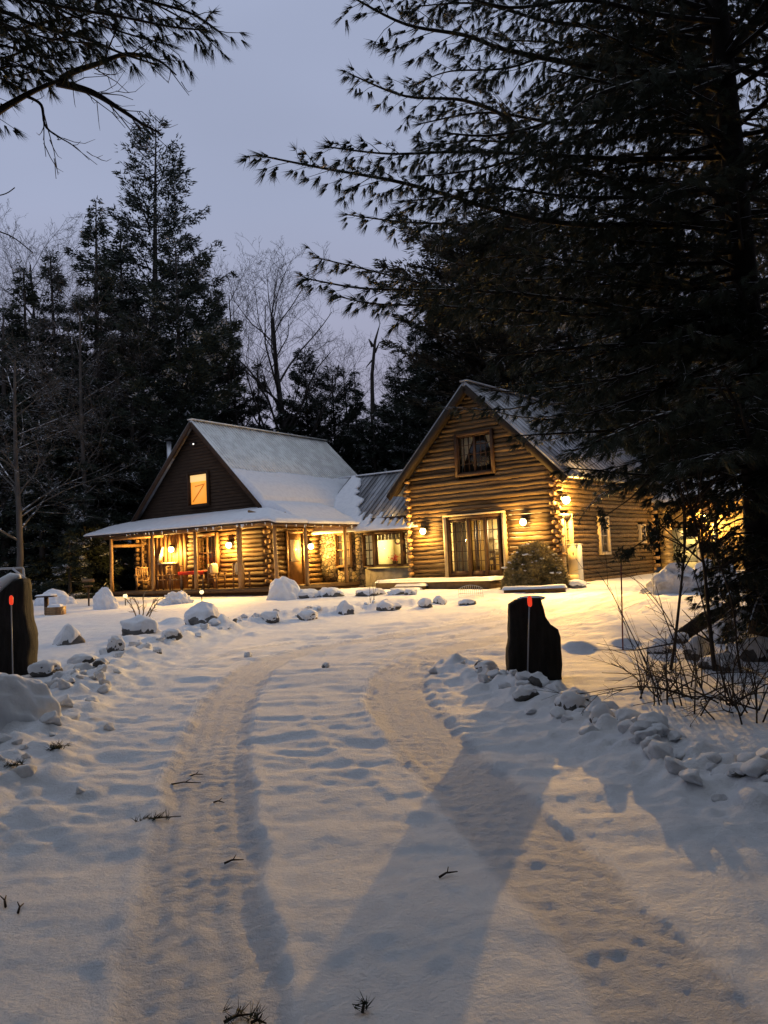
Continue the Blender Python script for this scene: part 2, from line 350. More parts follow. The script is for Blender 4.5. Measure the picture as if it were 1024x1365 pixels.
# the bigger snow-buried lumps seen in the photo (px, py, width px)
for px, py, w in ((170, 862, 50), (232, 835, 46), (150, 905, 40), (100, 905, 44), (300, 838, 40), (335, 842, 26), (205, 850, 28), (640, 888, 40), (690, 905, 44),
                  (760, 945, 46), (812, 950, 50), (838, 965, 46), (872, 972, 50), (900, 990, 36), (795, 985, 34), (930, 1015, 34), (735, 925, 30), (700, 925, 36), (605, 885, 30),
                  (25, 1010, 40), (60, 960, 40), (10, 1050, 50), (430, 812, 20), (560, 806, 26), (610, 800, 24), (660, 797, 26), (345, 826, 22), (480, 806, 22), (770, 858, 60), (830, 852, 60), (880, 850, 50)):
    g_ = gpt(px, py); r_ = w/F*g_[1]*.36; lumps.append((g_[0], g_[1], r_, r_*.85))
def ground(X, Y, fine=True):
    X = np.asarray(X, float); Y = np.asarray(Y, float); Z = gbase(Y)
    Z = Z + .16*fbm(X*.11, Y*.11, 3, 3)*sstep(2, 14, Y)
    dl, sl = polydist(X, Y, bankL); dr, sr = polydist(X, Y, bankR)
    # left bank: the verge beyond it stays a little higher
    left = (sl > 0)
    bump_l = .12*np.exp(-(dl/.42)**2)
    Z = Z + bump_l + np.where(left, .10*sstep(0, .8, dl)*sstep(12, 0, dl), 0)*sstep(30, 18, Y)
    Z = Z + (.07+.03*fbm(X*1.3, Y*1.3, 8, 2))*np.exp(-(dr/.30)**2)
    Z = Z + .024*fbm(X*3.2, Y*3.2, 31, 4, .6)*(np.exp(-(dl/.8)**2)+np.exp(-(dr/.8)**2))*3
    for lx, ly, lr, lh in lumps:
        m = (np.abs(X-lx) < lr*2.2) & (np.abs(Y-ly) < lr*2.2)
        if m.any():
            q = np.hypot(X[m]-lx, Y[m]-ly)/lr
            Z[m] = np.maximum(Z[m], Z[m]*0+(gbase(ly)+.10+lh*np.sqrt(np.clip(1-(q/1.15)**2, 0, 1)))) if False else Z[m]+lh*np.exp(-q**3)*.5
    band = np.exp(-(dl/.55)**2)*sstep(30, 20, Y)+np.exp(-(dr/.45)**2)
    Z = Z + band*(.10*np.clip(fbm(X*4.2, Y*4.2, 33, 3, .6)-.02, 0, 1)+.07*np.clip(vnoise(X*9, Y*9, 34)-.05, 0, 1))
    t1, _ = polydist(X, Y, trackL); t2, _ = polydist(X, Y, trackR)
    wl_ = .29; 
    far = sstep(24, 10, Y)*.6+.4
    road = sstep(1.7, 1.2, np.minimum(t1, t2))
    wob = .05*fbm(X*3.1, Y*3.1, 66, 3, .6); t1 = t1+wob; t2 = t2+wob; w2 = .25+.09*sstep(3, 8, Y)
    Z = Z - .010*sstep(wl_+.04, wl_-.01, t1)*(far+.4) - .015*sstep(w2+.05, w2-.03, t2)*(far+.4)*(.45+.55*sstep(3, 8, Y))
    Z = Z + .004*np.cos(t2*6.283/.115)*sstep(w2, w2-.05, t2)*(.5+vnoise(X*2, Y*2, 67))*far+.004*np.cos(t1*6.283/.14)*sstep(wl_, wl_-.05, t1)*far
    Z = Z + (.009*np.exp(-((t1-wl_-.05)/.04)**2) + .004*np.exp(-((t2-w2-.05)/.04)**2))*far
    # lugs and chopped snow inside the tracks
    inn = sstep(.30, .2, np.minimum(t1, t2))
    Z = Z + inn*.0024*np.clip(np.sin(Y*6.283/.15+np.abs(t1)*16+np.abs(t2)*16)*2, -1, 1)*sstep(16, 9, Y)*(.6+vnoise(X*1.5, Y*1.5, 68))
    Z = Z + inn*(.004*fbm(X*24, Y*24, 41, 4, .65)+.010*fbm(X*9, Y*11, 43, 3, .6)*sstep(5, 10, Y)+.003*vnoise(X*5, Y*24, 44))
    # extra faint tyre passes on the far part of the drive
    for off in (.55, .95, -.5, -.95, 1.4):
        tt = np.abs(t1-abs(off)) if off > 0 else np.abs(t2-abs(off))
        Z = Z - .034*np.exp(-(tt/.09)**2)*sstep(9, 15, Y)*(.6+.8*vnoise(X*.6, Y*.6, int(off*10)+60))
    Z = Z + .045*fbm(X*.55, Y*3.2-.5*X, 71, 3, .6)*sstep(10, 17, Y)*sstep(40, 28, Y)*sstep(2.8, 1.5, np.minimum(t1, t2))
    # wind ripples and drifts stretched across the view
    wx = X+.5*fbm(X*.5, Y*.5, 90, 2)
    Z = Z + .032*fbm(wx*.55, Y*1.7+.25*X, 11, 3)*(1-inn)*(.35+.65*sstep(2, 8, Y))
    Z = Z + (.008+.009*sstep(4, 8, Y))*fbm(wx*2.4+.9*fbm(X, Y, 95, 2), (Y+.35*fbm(X*.9, Y*.9, 96, 2))*5.0, 12, 4, .6)*(1-inn)*sstep(-1, 5, Y)
    rip = fbm(wx*1.5+.6*fbm(X*1.3, Y*1.3, 97, 2), (Y+.5*fbm(X*.8, Y*.8, 98, 2))*3.4, 14, 3); Z = Z + .030*(.5-np.abs(rip*1.6))*(1-inn)*sstep(4, 6.5, Y)*sstep(17, 10, Y)*sstep(2.4, 1.2, np.minimum(t1, t2))
    Z = Z + .006*fbm(X*18, Y*18, 13, 2)
    # smooth lawn in front of the porch
    # long furrow in the middle foreground
    fur, _ = polydist(X, Y, furrow); Z = Z + .012*np.exp(-(fur/.06)**2)
    fur, _ = polydist(X, Y, furrow2); Z = Z + .010*np.exp(-(fur/.05)**2)
    # terrain rises a little into the forest
    Z = Z + .9*sstep(40, 90, Y)
    return Z
furrow = smooth_line(pl((478, 930), (520, 985), (582, 1042)))
furrow2 = smooth_line(pl((390, 935), (430, 985), (500, 1040), (560, 1085)))
def gz(x, y): return float(ground(np.array([float(x)]), np.array([float(y)]))[0])

def build_ground():
    # rows: fine near, coarser far;   columns fan out from behind the camera
    ys = [-16.0]
    while ys[-1] < 120:
        y = ys[-1]; ys.append(y + (.035 if 0 < y < 4 else max(.035, .0045*abs(y)+.0009*y*y*.35) if y > 0 else .25))
    ys = np.array(ys); nu = 680
    u = np.linspace(-1, 1, nu); u = .62*u+.38*u**3*1.0
    u = u*1.55
    half = np.maximum((ys+5.0)*.82, 8.4)
    X = u[None, :]*half[:, None]; Y = np.repeat(ys[:, None], nu, 1)
    Z = ground(X.ravel(), Y.ravel()).reshape(X.shape)
    n, m = X.shape
    V = np.stack([X, Y, Z], -1).reshape(-1, 3)
    i = np.arange(n-1)[:, None]*m; j = np.arange(m-1)[None, :]
    Q = np.stack([i+j, i+j+1, i+m+j+1, i+m+j], -1).reshape(-1, 4)
    o = mesh_np('snow_ground', V, Q, GROUND, None, True)
    x_, y_ = X.ravel(), Y.ravel(); t1, _ = polydist(x_, y_, trackL); t2, _ = polydist(x_, y_, trackR); dl, sl = polydist(x_, y_, bankL); dr, _ = polydist(x_, y_, bankR)
    wob = .05*fbm(x_*3.1, y_*3.1, 66, 3, .6); w2 = .25+.09*sstep(3, 8, y_); pk = np.maximum(sstep(.34, .27, t1+wob), sstep(w2+.05, w2-.03, t2+wob))
    for off in (.6, 1.0, -.55, -1.0): pk = np.maximum(pk, .8*sstep(.13, .07, np.abs((t1 if off > 0 else t2)-abs(off)))*sstep(9, 14, y_)*sstep(-.25, .15, vnoise(x_*.5, y_*.5, int(off*10)+60)))
    pk = pk*(.85+.4*fbm(x_*2, y_*2, 47, 3)); pk = np.clip(pk, 0, 1)
    dirt = (np.exp(-(dl/.45)**2)*(y_ < 22)+np.exp(-(dr/.3)**2))*sstep(.30, .42, fbm(x_*3.1, y_*3.1, 48, 3, .6))*sstep(.0, .2, vnoise(x_*.9, y_*.9, 49))
    at_ = o.data.attributes.new('packed', 'FLOAT', 'POINT'); at_.data.foreach_set('value', pk.astype(np.float32))
    at_ = o.data.attributes.new('dirt', 'FLOAT', 'POINT'); at_.data.foreach_set('value', np.clip(dirt, 0, 1).astype(np.float32)); tag(o, kind='structure'); 
    print('ground verts', len(V), len(ys))
    return o
def ground_mat():
    m = bpy.data.materials.new('snow_ground_surface'); m.use_nodes = True; nt = m.node_tree; L = nt.links; b = nt.nodes['Principled BSDF']
    tc = N(nt, 'ShaderNodeTexCoord')
    b.inputs['Roughness'].default_value = .7; b.inputs['Specular IOR Level'].default_value = .35
    n1 = N(nt, 'ShaderNodeTexNoise'); n1.inputs['Scale'].default_value = 40; n1.inputs['Detail'].default_value = 5; n1.inputs['Roughness'].default_value = .7
    n2 = N(nt, 'ShaderNodeTexNoise'); n2.inputs['Scale'].default_value = 7; n2.inputs['Detail'].default_value = 4
    mx = N(nt, 'ShaderNodeMix', data_type='RGBA'); mx.inputs['A'].default_value = (.80, .82, .85, 1); mx.inputs['B'].default_value = (.70, .72, .76, 1)
    r = N(nt, 'ShaderNodeMapRange'); r.inputs[1].default_value = .4; r.inputs[2].default_value = .75
    L.new(tc.outputs['Object'], n1.inputs['Vector']); L.new(tc.outputs['Object'], n2.inputs['Vector'])
    L.new(n2.outputs['Fac'], r.inputs[0]); L.new(r.outputs[0], mx.inputs['Factor']); 
    a1 = N(nt, 'ShaderNodeAttribute', attribute_name='packed'); a2 = N(nt, 'ShaderNodeAttribute', attribute_name='dirt')
    m2 = N(nt, 'ShaderNodeMix', data_type='RGBA'); m2.inputs['B'].default_value = (.70, .73, .79, 1); L.new(a1.outputs['Fac'], m2.inputs['Factor']); L.new(mx.outputs['Result'], m2.inputs['A'])
    m3 = N(nt, 'ShaderNodeMix', data_type='RGBA'); m3.inputs['B'].default_value = (.07, .06, .05, 1); L.new(a2.outputs['Fac'], m3.inputs['Factor']); L.new(m2.outputs['Result'], m3.inputs['A']); L.new(m3.outputs['Result'], b.inputs['Base Color'])
    b1 = N(nt, 'ShaderNodeBump'); b1.inputs['Strength'].default_value = .7; b1.inputs['Distance'].default_value = .020
    n3_ = N(nt, 'ShaderNodeTexNoise'); n3_.inputs['Scale'].default_value = 17; n3_.inputs['Detail'].default_value = 6; n3_.inputs['Roughness'].default_value = .75; L.new(tc.outputs['Object'], n3_.inputs['Vector'])
    pm_ = N(nt, 'ShaderNodeMath', operation='MULTIPLY'); L.new(n3_.outputs['Fac'], pm_.inputs[0]); L.new(a1.outputs['Fac'], pm_.inputs[1])
    ps_ = N(nt, 'ShaderNodeMath', operation='MULTIPLY_ADD'); L.new(pm_.outputs[0], ps_.inputs[0]); ps_.inputs[1].default_value = 5.0; L.new(n1.outputs['Fac'], ps_.inputs[2])
    L.new(ps_.outputs[0], b1.inputs['Height']); L.new(b1.outputs[0], b.inputs['Normal'])
    return m
GROUND = ground_mat()
build_ground()

# ------------------------------------------------------------------ log cabins
class House:
    def __init__(s, root): s.r = root
L_PSI = .599; R_PSI = .682
L_O = (-4.056, 29.135, .735); R_O = (5.962, 27.4, .765)
def loc2w(o, psi, u, t, z):
    return (o[0]+math.cos(psi)*u+math.sin(psi)*t, o[1]-math.sin(psi)*u+math.cos(psi)*t, o[2]+z)
def LW(u, t, z): return loc2w(L_O, L_PSI, u, t, z)
def RW(u, t, z): return loc2w(R_O, R_PSI, u, t, z)
random.seed(7)
def log_wall(name, parent, a, b, z0, z1, holes=(), d=.2, seed=0, ends=True, zcut=None, material=None, stretch=0, out=None):
    """stack of logs from a to b (2-D points in the local frame); holes = (s0,s1,z0,z1) along the wall; zcut(s_fraction)->max z"""
    rs = random.Random(seed); a = np.array(a, float); b = np.array(b, float); Ls = np.linalg.norm(b-a); dr = (b-a)/Ls; nr = np.array([dr[1], -dr[0]])
    mb = MB(); z = z0; k = 0
    while z < z1-.02:
        h = d*rs.uniform(.92, 1.08); zc = z+h/2
        e0, e1 = -stretch*(k % 2), Ls+stretch*((k+1) % 2)
        if zcut: 
            lo, hi = zcut(zc+h*.3)
            if hi-lo < .15: break
            e0, e1 = (e0 if lo <= 0 else lo), (e1 if hi >= Ls else hi)
        segs = [(e0, e1)]
        for (h0, h1, q0, q1) in holes:
            if zc+h*.35 > q0 and zc-h*.35 < q1:
                new = []
                for (x0, x1) in segs:
                    if h1 <= x0 or h0 >= x1: new.append((x0, x1)); continue
                    if h0 > x0: new.append((x0, h0))
                    if h1 < x1: new.append((h1, x1))
                segs = new
        # split long logs with butt joints here and there
        for (x0, x1) in segs:
            if x1-x0 < .05: continue
            nn = max(2, int((x1-x0)/.35)); xs = np.linspace(x0, x1, nn+1)
            off = [rs.uniform(-.012, .012) for _ in xs]; rad = [h*.515*rs.uniform(.90, 1.05) for _ in xs]; o2 = rs.uniform(-.035, .03)
            pts = [np.array([a[0]+dr[0]*x+nr[0]*o2, a[1]+dr[1]*x+nr[1]*o2, zc+o]) for x, o in zip(xs, off)]
            mb.tube(pts, np.array(rad), 10)
        z += h; k += 1
    return mb.build(name, material or LOG, parent, True)
def log_ends(parent, x, y, dx, dy, z0, z1, d=.2, L=.28, seed=0):
    rs = random.Random(seed); mb = MB(); z = z0; k = 0
    while z < z1-.02:
        h = d; r = h*.5*rs.uniform(.85, 1.05); l = L*rs.uniform(.7, 1.25)
        ddx, ddy = (dx, 0) if k % 2 else (0, dy)
        if dx == 0: ddx, ddy = 0, dy
        if dy == 0: ddx, ddy = dx, 0
        mb.tube([(x, y, z+h/2), (x+ddx*l, y+ddy*l, z+h/2+rs.uniform(-.01, .01))], [r, r*.93], 10); z += h; k += 1
    return mb.build('log_ends', LOGEND, parent, False)
def window(parent, u0, u1, z0, z1, t=0., axis='u', out=-1, frame=TRIMD, cols=3, rows=4, sash=2, trim=.09, name='window', mull=.022, meeting=True, glass=True):
    """a window lying in a wall plane; axis 'u' = front-facing at depth t, axis 't' = side-facing at u=t"""
    def bx(mb, a0, a1, q0, q1, b0, b1):
        if axis == 'u': mb.box(a0, a1, t+min(b0*out, b1*out), t+max(b0*out, b1*out), q0, q1)
        else: mb.box(t+min(b0*out, b1*out), t+max(b0*out, b1*out), a0, a1, q0, q1)
    mb = MB()
    bx(mb, u0-trim, u0, z0-trim, z1+trim, -.05, .15); bx(mb, u1, u1+trim, z0-trim, z1+trim, -.05, .15)
    bx(mb, u0, u1, z1, z1+trim, -.05, .147); bx(mb, u0, u1, z0-trim, z0, -.05, .18)
    f = mb.build(name, frame, parent)
    mb = MB(); w = (u1-u0)/sash
    for k in range(sash):
        a, b = u0+w*k, u0+w*(k+1)
        bx(mb, a, a+.045, z0, z1, 0, .08); bx(mb, b-.045, b, z0, z1, 0, .08); bx(mb, a+.045, b-.045, z1-.045, z1, 0, .078); bx(mb, a+.045, b-.045, z0, z0+.05, 0, .078)
        if meeting: bx(mb, a+.045, b-.045, (z0+z1)/2-.025, (z0+z1)/2+.025, .01, .085)
        for c_ in range(1, cols): x = a+.045+(w-.09)*c_/cols; bx(mb, x-mull/2, x+mull/2, z0+.05, z1-.045, .02, .06)
        for r_ in range(1, rows):
            z = z0+(z1-z0)*r_/rows
            bx(mb, a+.045, b-.045, z-mull/2, z+mull/2, .024, .056)
    mb.build('sash', frame, f)
    if glass:
        mb = MB(); bx(mb, u0, u1, z0, z1, .035, .043); mb.build('pane', GLASS, f)
    return f
def wall_lamp(parent, u, t, z, du, dt, W, power, big=.115, name='wall_lamp', twin=False):
    """a lantern on a bracket; (du,dt) points away from the wall"""
    f = MB(); f.box(u-.05+du*.03, u+.05+du*.03, t-.05+dt*.03, t+.05+dt*.03, z-.02, z+.20); f.beam((u, t, z+.15), (u+du*.16, t+dt*.16, z+.17), .03)
    cu, ct = u+du*.18, t+dt*.18
    f.lathe([(.02, .22), (.06, .20), (.12, .12), (.12, .105), (.02, .105)], (cu, ct, z), 12)
    f.lathe([(.05, -.12), (.06, -.11), (.05, -.10), (.0, -.10)], (cu, ct, z), 12)
    lm = f.build(name, BLACK, parent)
    g = MB(); V, Fa = ICO2; g.addq(V*np.array([big, big, big*1.15])+np.array([cu, ct, z]), Fa); g.build('lamp_glass', BULB, lm, True)
    w = W(cu+du*.16, ct+dt*.16, z-.02); lamp(name+'_light', w, power, (1.0, .56, .13), radius=.09, falloff=None)
    return lm
def ribbed(parent, name, u0, z0, u1, z1, t0, t1, material, pitch=.3, rib=.03, th=.05, along='t'):
    """metal roof slab whose slope runs from (u0,z0) to (u1,z1), ribs repeated along t"""
    mb = MB(); a = np.array([u0, z0]); b = np.array([u1, z1]); d = (b-a)/np.linalg.norm(b-a); n = np.array([-d[1], d[0]]); n = n if n[1] > 0 else -n
    def quadbox(ta, tb, h0, h1):
        P4 = [a+n*h0, b+n*h0, b+n*h1, a+n*h1]; V = []
        for t_ in (ta, tb):
            for p in P4: V.append((p[0], t_, p[1]) if along == 't' else (t_, p[0], p[1]))
        mb.add(V, [(0, 1, 2, 3), (7, 6, 5, 4), (0, 4, 5, 1), (1, 5, 6, 2), (2, 6, 7, 3), (3, 7, 4, 0)])
    quadbox(t0, t1, -th, 0); t = t0+.02
    while t < t1-.02: quadbox(t, t+rib, .001, .022+rib*.35); t += pitch
    return mb.build(name, material, parent)

def sheet(name, parent, us, ts, zf, thf, maskf, material, side=True):
    """closed layer of snow over a height field: top = zf+thf, bottom = zf"""
    U, T = np.meshgrid(us, ts, indexing='ij'); Z = zf(U, T); H = thf(U, T); n, m = U.shape
    keep = maskf((U[:-1, :-1]+U[1:, 1:])/2, (T[:-1, :-1]+T[1:, 1:])/2)
    # thickness falls to nothing at the mask edge
    vm = np.zeros((n, m), int); full = np.zeros((n, m), int)
    for a in (0, 1):
        for b in (0, 1):
            vm[a:n-1+a, b:m-1+b] += keep; full[a:n-1+a, b:m-1+b] += 1
    edge = (vm < 4)
    Ht = np.where(edge, np.minimum(H, H*.45), H)
    top = np.stack([U, T, Z+Ht], -1).reshape(-1, 3); bot = np.stack([U, T, Z+.004], -1).reshape(-1, 3)
    idx = np.arange(n*m).reshape(n, m)
    I, J = np.nonzero(keep); q = np.stack([idx[I, J], idx[I+1, J], idx[I+1, J+1], idx[I, J+1]], -1); nv = n*m
    faces = [q.tolist(), (q[:, ::-1]+nv).tolist()]
    K = np.zeros((n+1, m+1), bool); K[1:n, 1:m] = keep; walls = []
    for (di, dj, ea, eb) in ((-1, 0, (0, 1), (0, 0)), (1, 0, (1, 0), (1, 1)), (0, -1, (0, 0), (1, 0)), (0, 1, (1, 1), (0, 1))):
        for i, j in zip(I, J):
            if not K[i+1+di, j+1+dj]:
                a = idx[i+ea[0], j+ea[1]]; b = idx[i+eb[0], j+eb[1]]; walls.append((b, a, a+nv, b+nv))
    Q = np.array(faces[0]+faces[1]+walls)
    return mesh_np(name, np.concatenate([top, bot]), Q, material, parent, True)

def gable_log_cut(c, zr, slope, L):
    return lambda z: (max(0., c-(zr-z)/slope), min(L, c+(zr-z)/slope))

# ---------------- left cabin with the wrap-around porch, and its link wing
lc = empty('log_cabin', L_O, -L_PSI, 'low log cabin with lit wrap-around porch and one orange window in its dark gable', 'cabin')
# base and deck
mb = MB(); mb.box(-10.1, .05, -.02, 10.4, -.55, -.14); mb.build('foundation', TRIMD, lc)
mb = MB(); mb.box(-10.25, .12, -.12, 5.0, -.14, -.02)
mb.build('porch_deck', DECK, lc)
# log walls of the ground floor
log_wall('log_wall', lc, (-10.0, 1.8), (-2.0, 1.8), 0, 2.9, holes=((.55, 3.3, .0, 2.55), (4.05, 5.15, .75, 2.2)), seed=1)
log_wall('log_wall', lc, (-2.0, 1.8), (-2.0, 5.0), 0, 2.9, holes=((1.0, 1.95, -.1, 2.2),), seed=2)
log_wall('log_wall', lc, (-10.0, 1.8), (-10.0, 10.3), 0, 3.0, seed=3)
log_ends(lc, -10.0, 1.8, -1, -1, .1, 2.8, seed=4); log_ends(lc, -2.0, 1.8, 1, -1, .1, 2.8, seed=5, L=.2)
# board panel beside the lamps, door and window under the porch
mb = MB()
for k in range(10): mb.box(-9.45+k*.275, -9.45+k*.275+.268, 1.72, 1.80, 0, 2.55)
mb.build('board_panel', TRIMM, lc)
f = window(lc, -5.95, -4.85, .75, 2.2, 1.72, 'u', -1, TRIMM, cols=2, rows=3, sash=2, trim=.12)
mb = MB(); mb.box(-5.9, -4.9, 2.05, 2.1, .8, 2.2); mb.build('curtain', CURT, f)
dr = MB(); dr.box(-1.97, -1.90, 2.8, 3.72, 0, 2.12); dob = dr.build('door', TRIMM, lc)
mb = MB(); mb.box(-1.895, -1.885, 2.98, 3.54, .95, 1.85); mb.build('pane', mat('door_glass', (.55, .42, .22), .15, .5, emit=(1, .6, .2), emit_s=.25), dob)
mb = MB(); mb.box(-1.93, -1.85, 2.70, 2.80, 0, 2.22); mb.box(-1.93, -1.85, 3.72, 3.82, 0, 2.22); mb.box(-1.93, -1.85, 2.8, 3.72, 2.12, 2.22); mb.build('door_frame', TRIMM, dob)
mb = MB(); mb.tube([(-1.85, 2.88, 1.0), (-1.80, 2.88, 1.0)], .03, 8); mb.build('handle', BLACK, dob)
# front gable
mb = MB(); n_ = 30
for k in range(n_):
    za = 2.9+(7.16-2.9)*k/n_; zb = 2.9+(7.16-2.9)*(k+1)/n_
    wa = (7.16-za)/1.01; wb = max(.01, (7.16-zb)/1.01)
    V = [(-6-wa, 1.80, za), (-6+wa, 1.80, za), (-6+wb, 1.80, zb), (-6-wb, 1.80, zb), (-6-wa, 1.755, za), (-6+wa, 1.755, za), (-6+wb, 1.775, zb), (-6-wb, 1.775, zb)]
    mb.add(V, [(4, 5, 6, 7), (0, 3, 2, 1), (0, 1, 5, 4), (2, 3, 7, 6), (1, 2, 6, 5), (3, 0, 4, 7)])
mb.build('gable_siding', SIDING, lc)
f = window(lc, -6.42, -5.28, 3.56, 4.92, 1.74, 'u', -1, TRIMD, cols=1, rows=1, sash=1, trim=.07, meeting=False, glass=False)
mb = MB(); mb.box(-6.42, -5.28, 1.725, 1.735, 3.56, 4.92); mb.build('pane', LOFT, f)
mb = MB(); zc_ = mat('loft_bright_glow', (.9, .6, .3), .6, .2, emit=(1.0, .62, .22), emit_s=.9)
mb.box(-6.37, -5.33, 1.690, 1.72, 4.58, 4.87); mb.build('lampshade', zc_, f)
mb = MB(); RAFT = mat('rafter_silhouette', (.35, .14, .03), .7, .2, emit=(.75, .24, .03), emit_s=.6)
mb.beam((-6.25, 1.70, 3.72), (-5.55, 1.70, 4.40), .025, .05); mb.beam((-6.1, 1.71, 4.38), (-5.5, 1.71, 4.44), .025, .04); mb.build('rafter', RAFT, f)
# gable flood light
mb = MB(); mb.box(-6.14, -5.98, 1.66, 1.75, 6.22, 6.30); mb.tube([(-6.12, 1.7, 6.24), (-6.16, 1.56, 6.2)], [.04, .06], 8); mb.tube([(-5.98, 1.7, 6.24), (-5.94, 1.56, 6.2)], [.04, .06], 8)
fl_ = mb.build('flood_lamp', BLACK, lc)
mb = MB(); V, Fa = ICO2; mb.addq(V*.035+np.array([-5.93, 1.53, 6.2]), Fa); mb.build('bulb', mat('white_glint', (1, 1, .9), .5, .3, emit=(1, .95, .85), emit_s=1.5), fl_)
# main roof
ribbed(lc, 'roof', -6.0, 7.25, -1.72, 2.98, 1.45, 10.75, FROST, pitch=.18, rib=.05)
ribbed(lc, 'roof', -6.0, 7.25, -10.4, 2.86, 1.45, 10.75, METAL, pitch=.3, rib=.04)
mb = MB(); mb.beam((-6.0, 1.43, 7.275), (-6.0, 10.76, 7.275), .30, .045); mb.build('ridge_cap', FROST, lc)
mb = MB(); mb.beam((-6.0, 1.47, 7.10), (-10.35, 1.47, 2.76), .05, .20); mb.beam((-6.0, 1.47, 7.10), (-1.80, 1.47, 2.90), .05, .20); mb.build('bargeboard', TRIMD, lc)
mb = MB(); mb.beam((-6.4, 1.60, 6.62), (-7.3, 1.60, 5.73), .05, .10); mb.build('brace', POST, lc)
# stove pipe behind the left slope
mb = MB(); mb.tube([(-8.75, 2.6, 4.3), (-8.75, 2.6, 6.75)], .11, 12); sp_ = mb.build('stove_pipe', GALV, lc, True)
mb = MB(); mb.lathe([(.0, .14), (.2, .06), (.24, .0), (.0, .0)], (-8.75, 2.6, 6.81), 14); mb.build('pipe_cap', BLACK, sp_, True)
# porch roof (hipped, three sides)
def zf_(T): return 3.10-(1.8-T)*.28
def zr_(U): return 3.10-(U+2.0)*.30
def zl_(U): return 3.10+(U+10.0)*.30
def zporch(U, T): return np.minimum(np.minimum(zf_(T), zr_(U)), zl_(U))
usp = np.linspace(-11.0, .42, 116); tsp = np.linspace(-.45, 5.3, 60)
pm = lambda U, T: ((T < 1.8) | (U > -2.05)) & (zporch(U, T) < 3.12)
sheet('porch_roof', lc, usp, tsp, lambda U, T: zporch(U, T)-.09, lambda U, T: U*0+.085, pm, TRIMD)
# snow: front strip, right-hand slope, wrapped over the hip
def zsnow(U, T):
    main = 7.25-(U+6.0)*1.0
    return np.where(U < -2.05, np.where(T < 1.8, zporch(U, T), main), np.minimum(zporch(U, T), 9))
def thsnow(U, T):
    h = .12+.03*fbm(U*.9, T*.9, 21, 3)
    soft = .30*np.exp(-((U+1.9)/.7)**2)*(T > 1.5)
    return h+soft
sheet('roof_snow', lc, usp, tsp[(tsp < 1.84)], lambda U, T: zporch(U, T)+.0, lambda U, T: .15+.03*fbm(U, T, 22, 3)-.05*np.clip(-(U+2.5)/8, 0, 1), lambda U, T: (T < 1.8) & ((U < -2.0) | (T < 1.5)), SNOWS)
usr = np.linspace(-3.75, .46, 76); tsr = np.linspace(1.40, 10.70, 112)
def zright(U, T):
    return np.where(U < -1.95, 7.27-(U+6.0)*.9977, zr_(U)+.0)
def maskr(U, T):
    edge = -3.55+.10*fbm(T*.8, U*0, 24, 3)-.0*T
    return (U > edge) & ((T < 5.05+.35*fbm(U*1.5, T*0, 25, 2)) | (U < -1.75))
def thr(U, T): return (.10+.28*sstep(-3.6, -2.4, U)*sstep(.1, -1.5, U)+.03*fbm(U*1.2, T*1.2, 26, 3))
sheet('roof_snow', lc, usr, tsr, zright, thr, maskr, SNOWS)
# posts and beams
for (u_, t_) in ((-.02, 0), (-1.85, 0), (-4.30, 0), (-6.92, 0), (-9.67, 0), (0, 1.72), (0, 4.25), (-9.75, 1.75)):
    rs = random.Random(int(abs(u_)*100+t_*10)); mb = MB(); pts = [(u_+rs.uniform(-.02, .02), t_, z) for z in (-.05, .7, 1.4, 2.0, 2.36)]
    mb.tube(pts, [.085, .08, .075, .072, .07] if u_ != -1.85 else [.11]*5, 10); mb.build('porch_post', POST, lc, True)
mb = MB(); mb.tube([(-10.1, 0, 2.36), (.35, 0, 2.40)], .095, 10); mb.build('porch_beam', TRIMM, lc, True)
mb = MB(); mb.tube([(0, -.1, 2.36), (0, 5.0, 2.36)], .09, 10); mb.build('porch_beam', TRIMM, lc, True)
mb = MB(); mb.tube([(-9.7, .05, 1.98), (-9.75, 1.7, 2.0)], .075, 10); mb.build('porch_beam', POST, lc, True)
mb = MB(); mb.tube([(-9.7, .1, 2.28), (-8.3, 1.75, 2.36)], .07, 10); mb.build('porch_beam', POST, lc, True)
for k in range(9):
    u_ = -9.3+k*1.07; mb = MB(); mb.tube([(u_, -.25, 2.40), (u_, 1.75, 2.93)], .05, 8); mb.build('rafter', POST, lc, True)
for k in range(4): mb = MB(); mb.tube([(.28, .6+k*1.2, 2.40), (-1.9, .6+k*1.2, 2.98)], .05, 8); mb.build('rafter', POST, lc, True)
# icicles along the eave
rs = random.Random(3); mb = MB()
for k in range(46):
    u_ = rs.uniform(-10.6, .3) if k < 34 else .42; t_ = -.44 if k < 34 else rs.uniform(-.3, 4.8); z_ = float(zporch(np.array([u_]), np.array([t_]))[0])-.06; l_ = rs.uniform(.04, .14)
    mb = MB(); mb.tube([(u_, t_, z_), (u_, t_, z_-l_)], [.028, .008], 6); mb.build('icicle', mat('ice', (.8, .85, .9), .15, .6), lc)
# rug-like hangings and clutter on the wall: a mounted shelf of carved wood
mb = MB(); mb.box(-8.55, -7.35, 1.60, 1.72, 1.08, 1.16); mb.tube([(-8.5, 1.62, 1.2), (-8.3, 1.6, 1.5), (-8.2, 1.62, 1.85)], [.07, .09, .04], 8); mb.build('wall_shelf', CUSH, lc)
for (u_, z_) in ((-7.55, 1.72), (-3.99, 1.74)): wall_lamp(lc, u_, 1.72, z_, 0, -1, LW, 620)
wall_lamp(lc, -1.9, 4.08, 1.55, 1, 0, LW, 620)
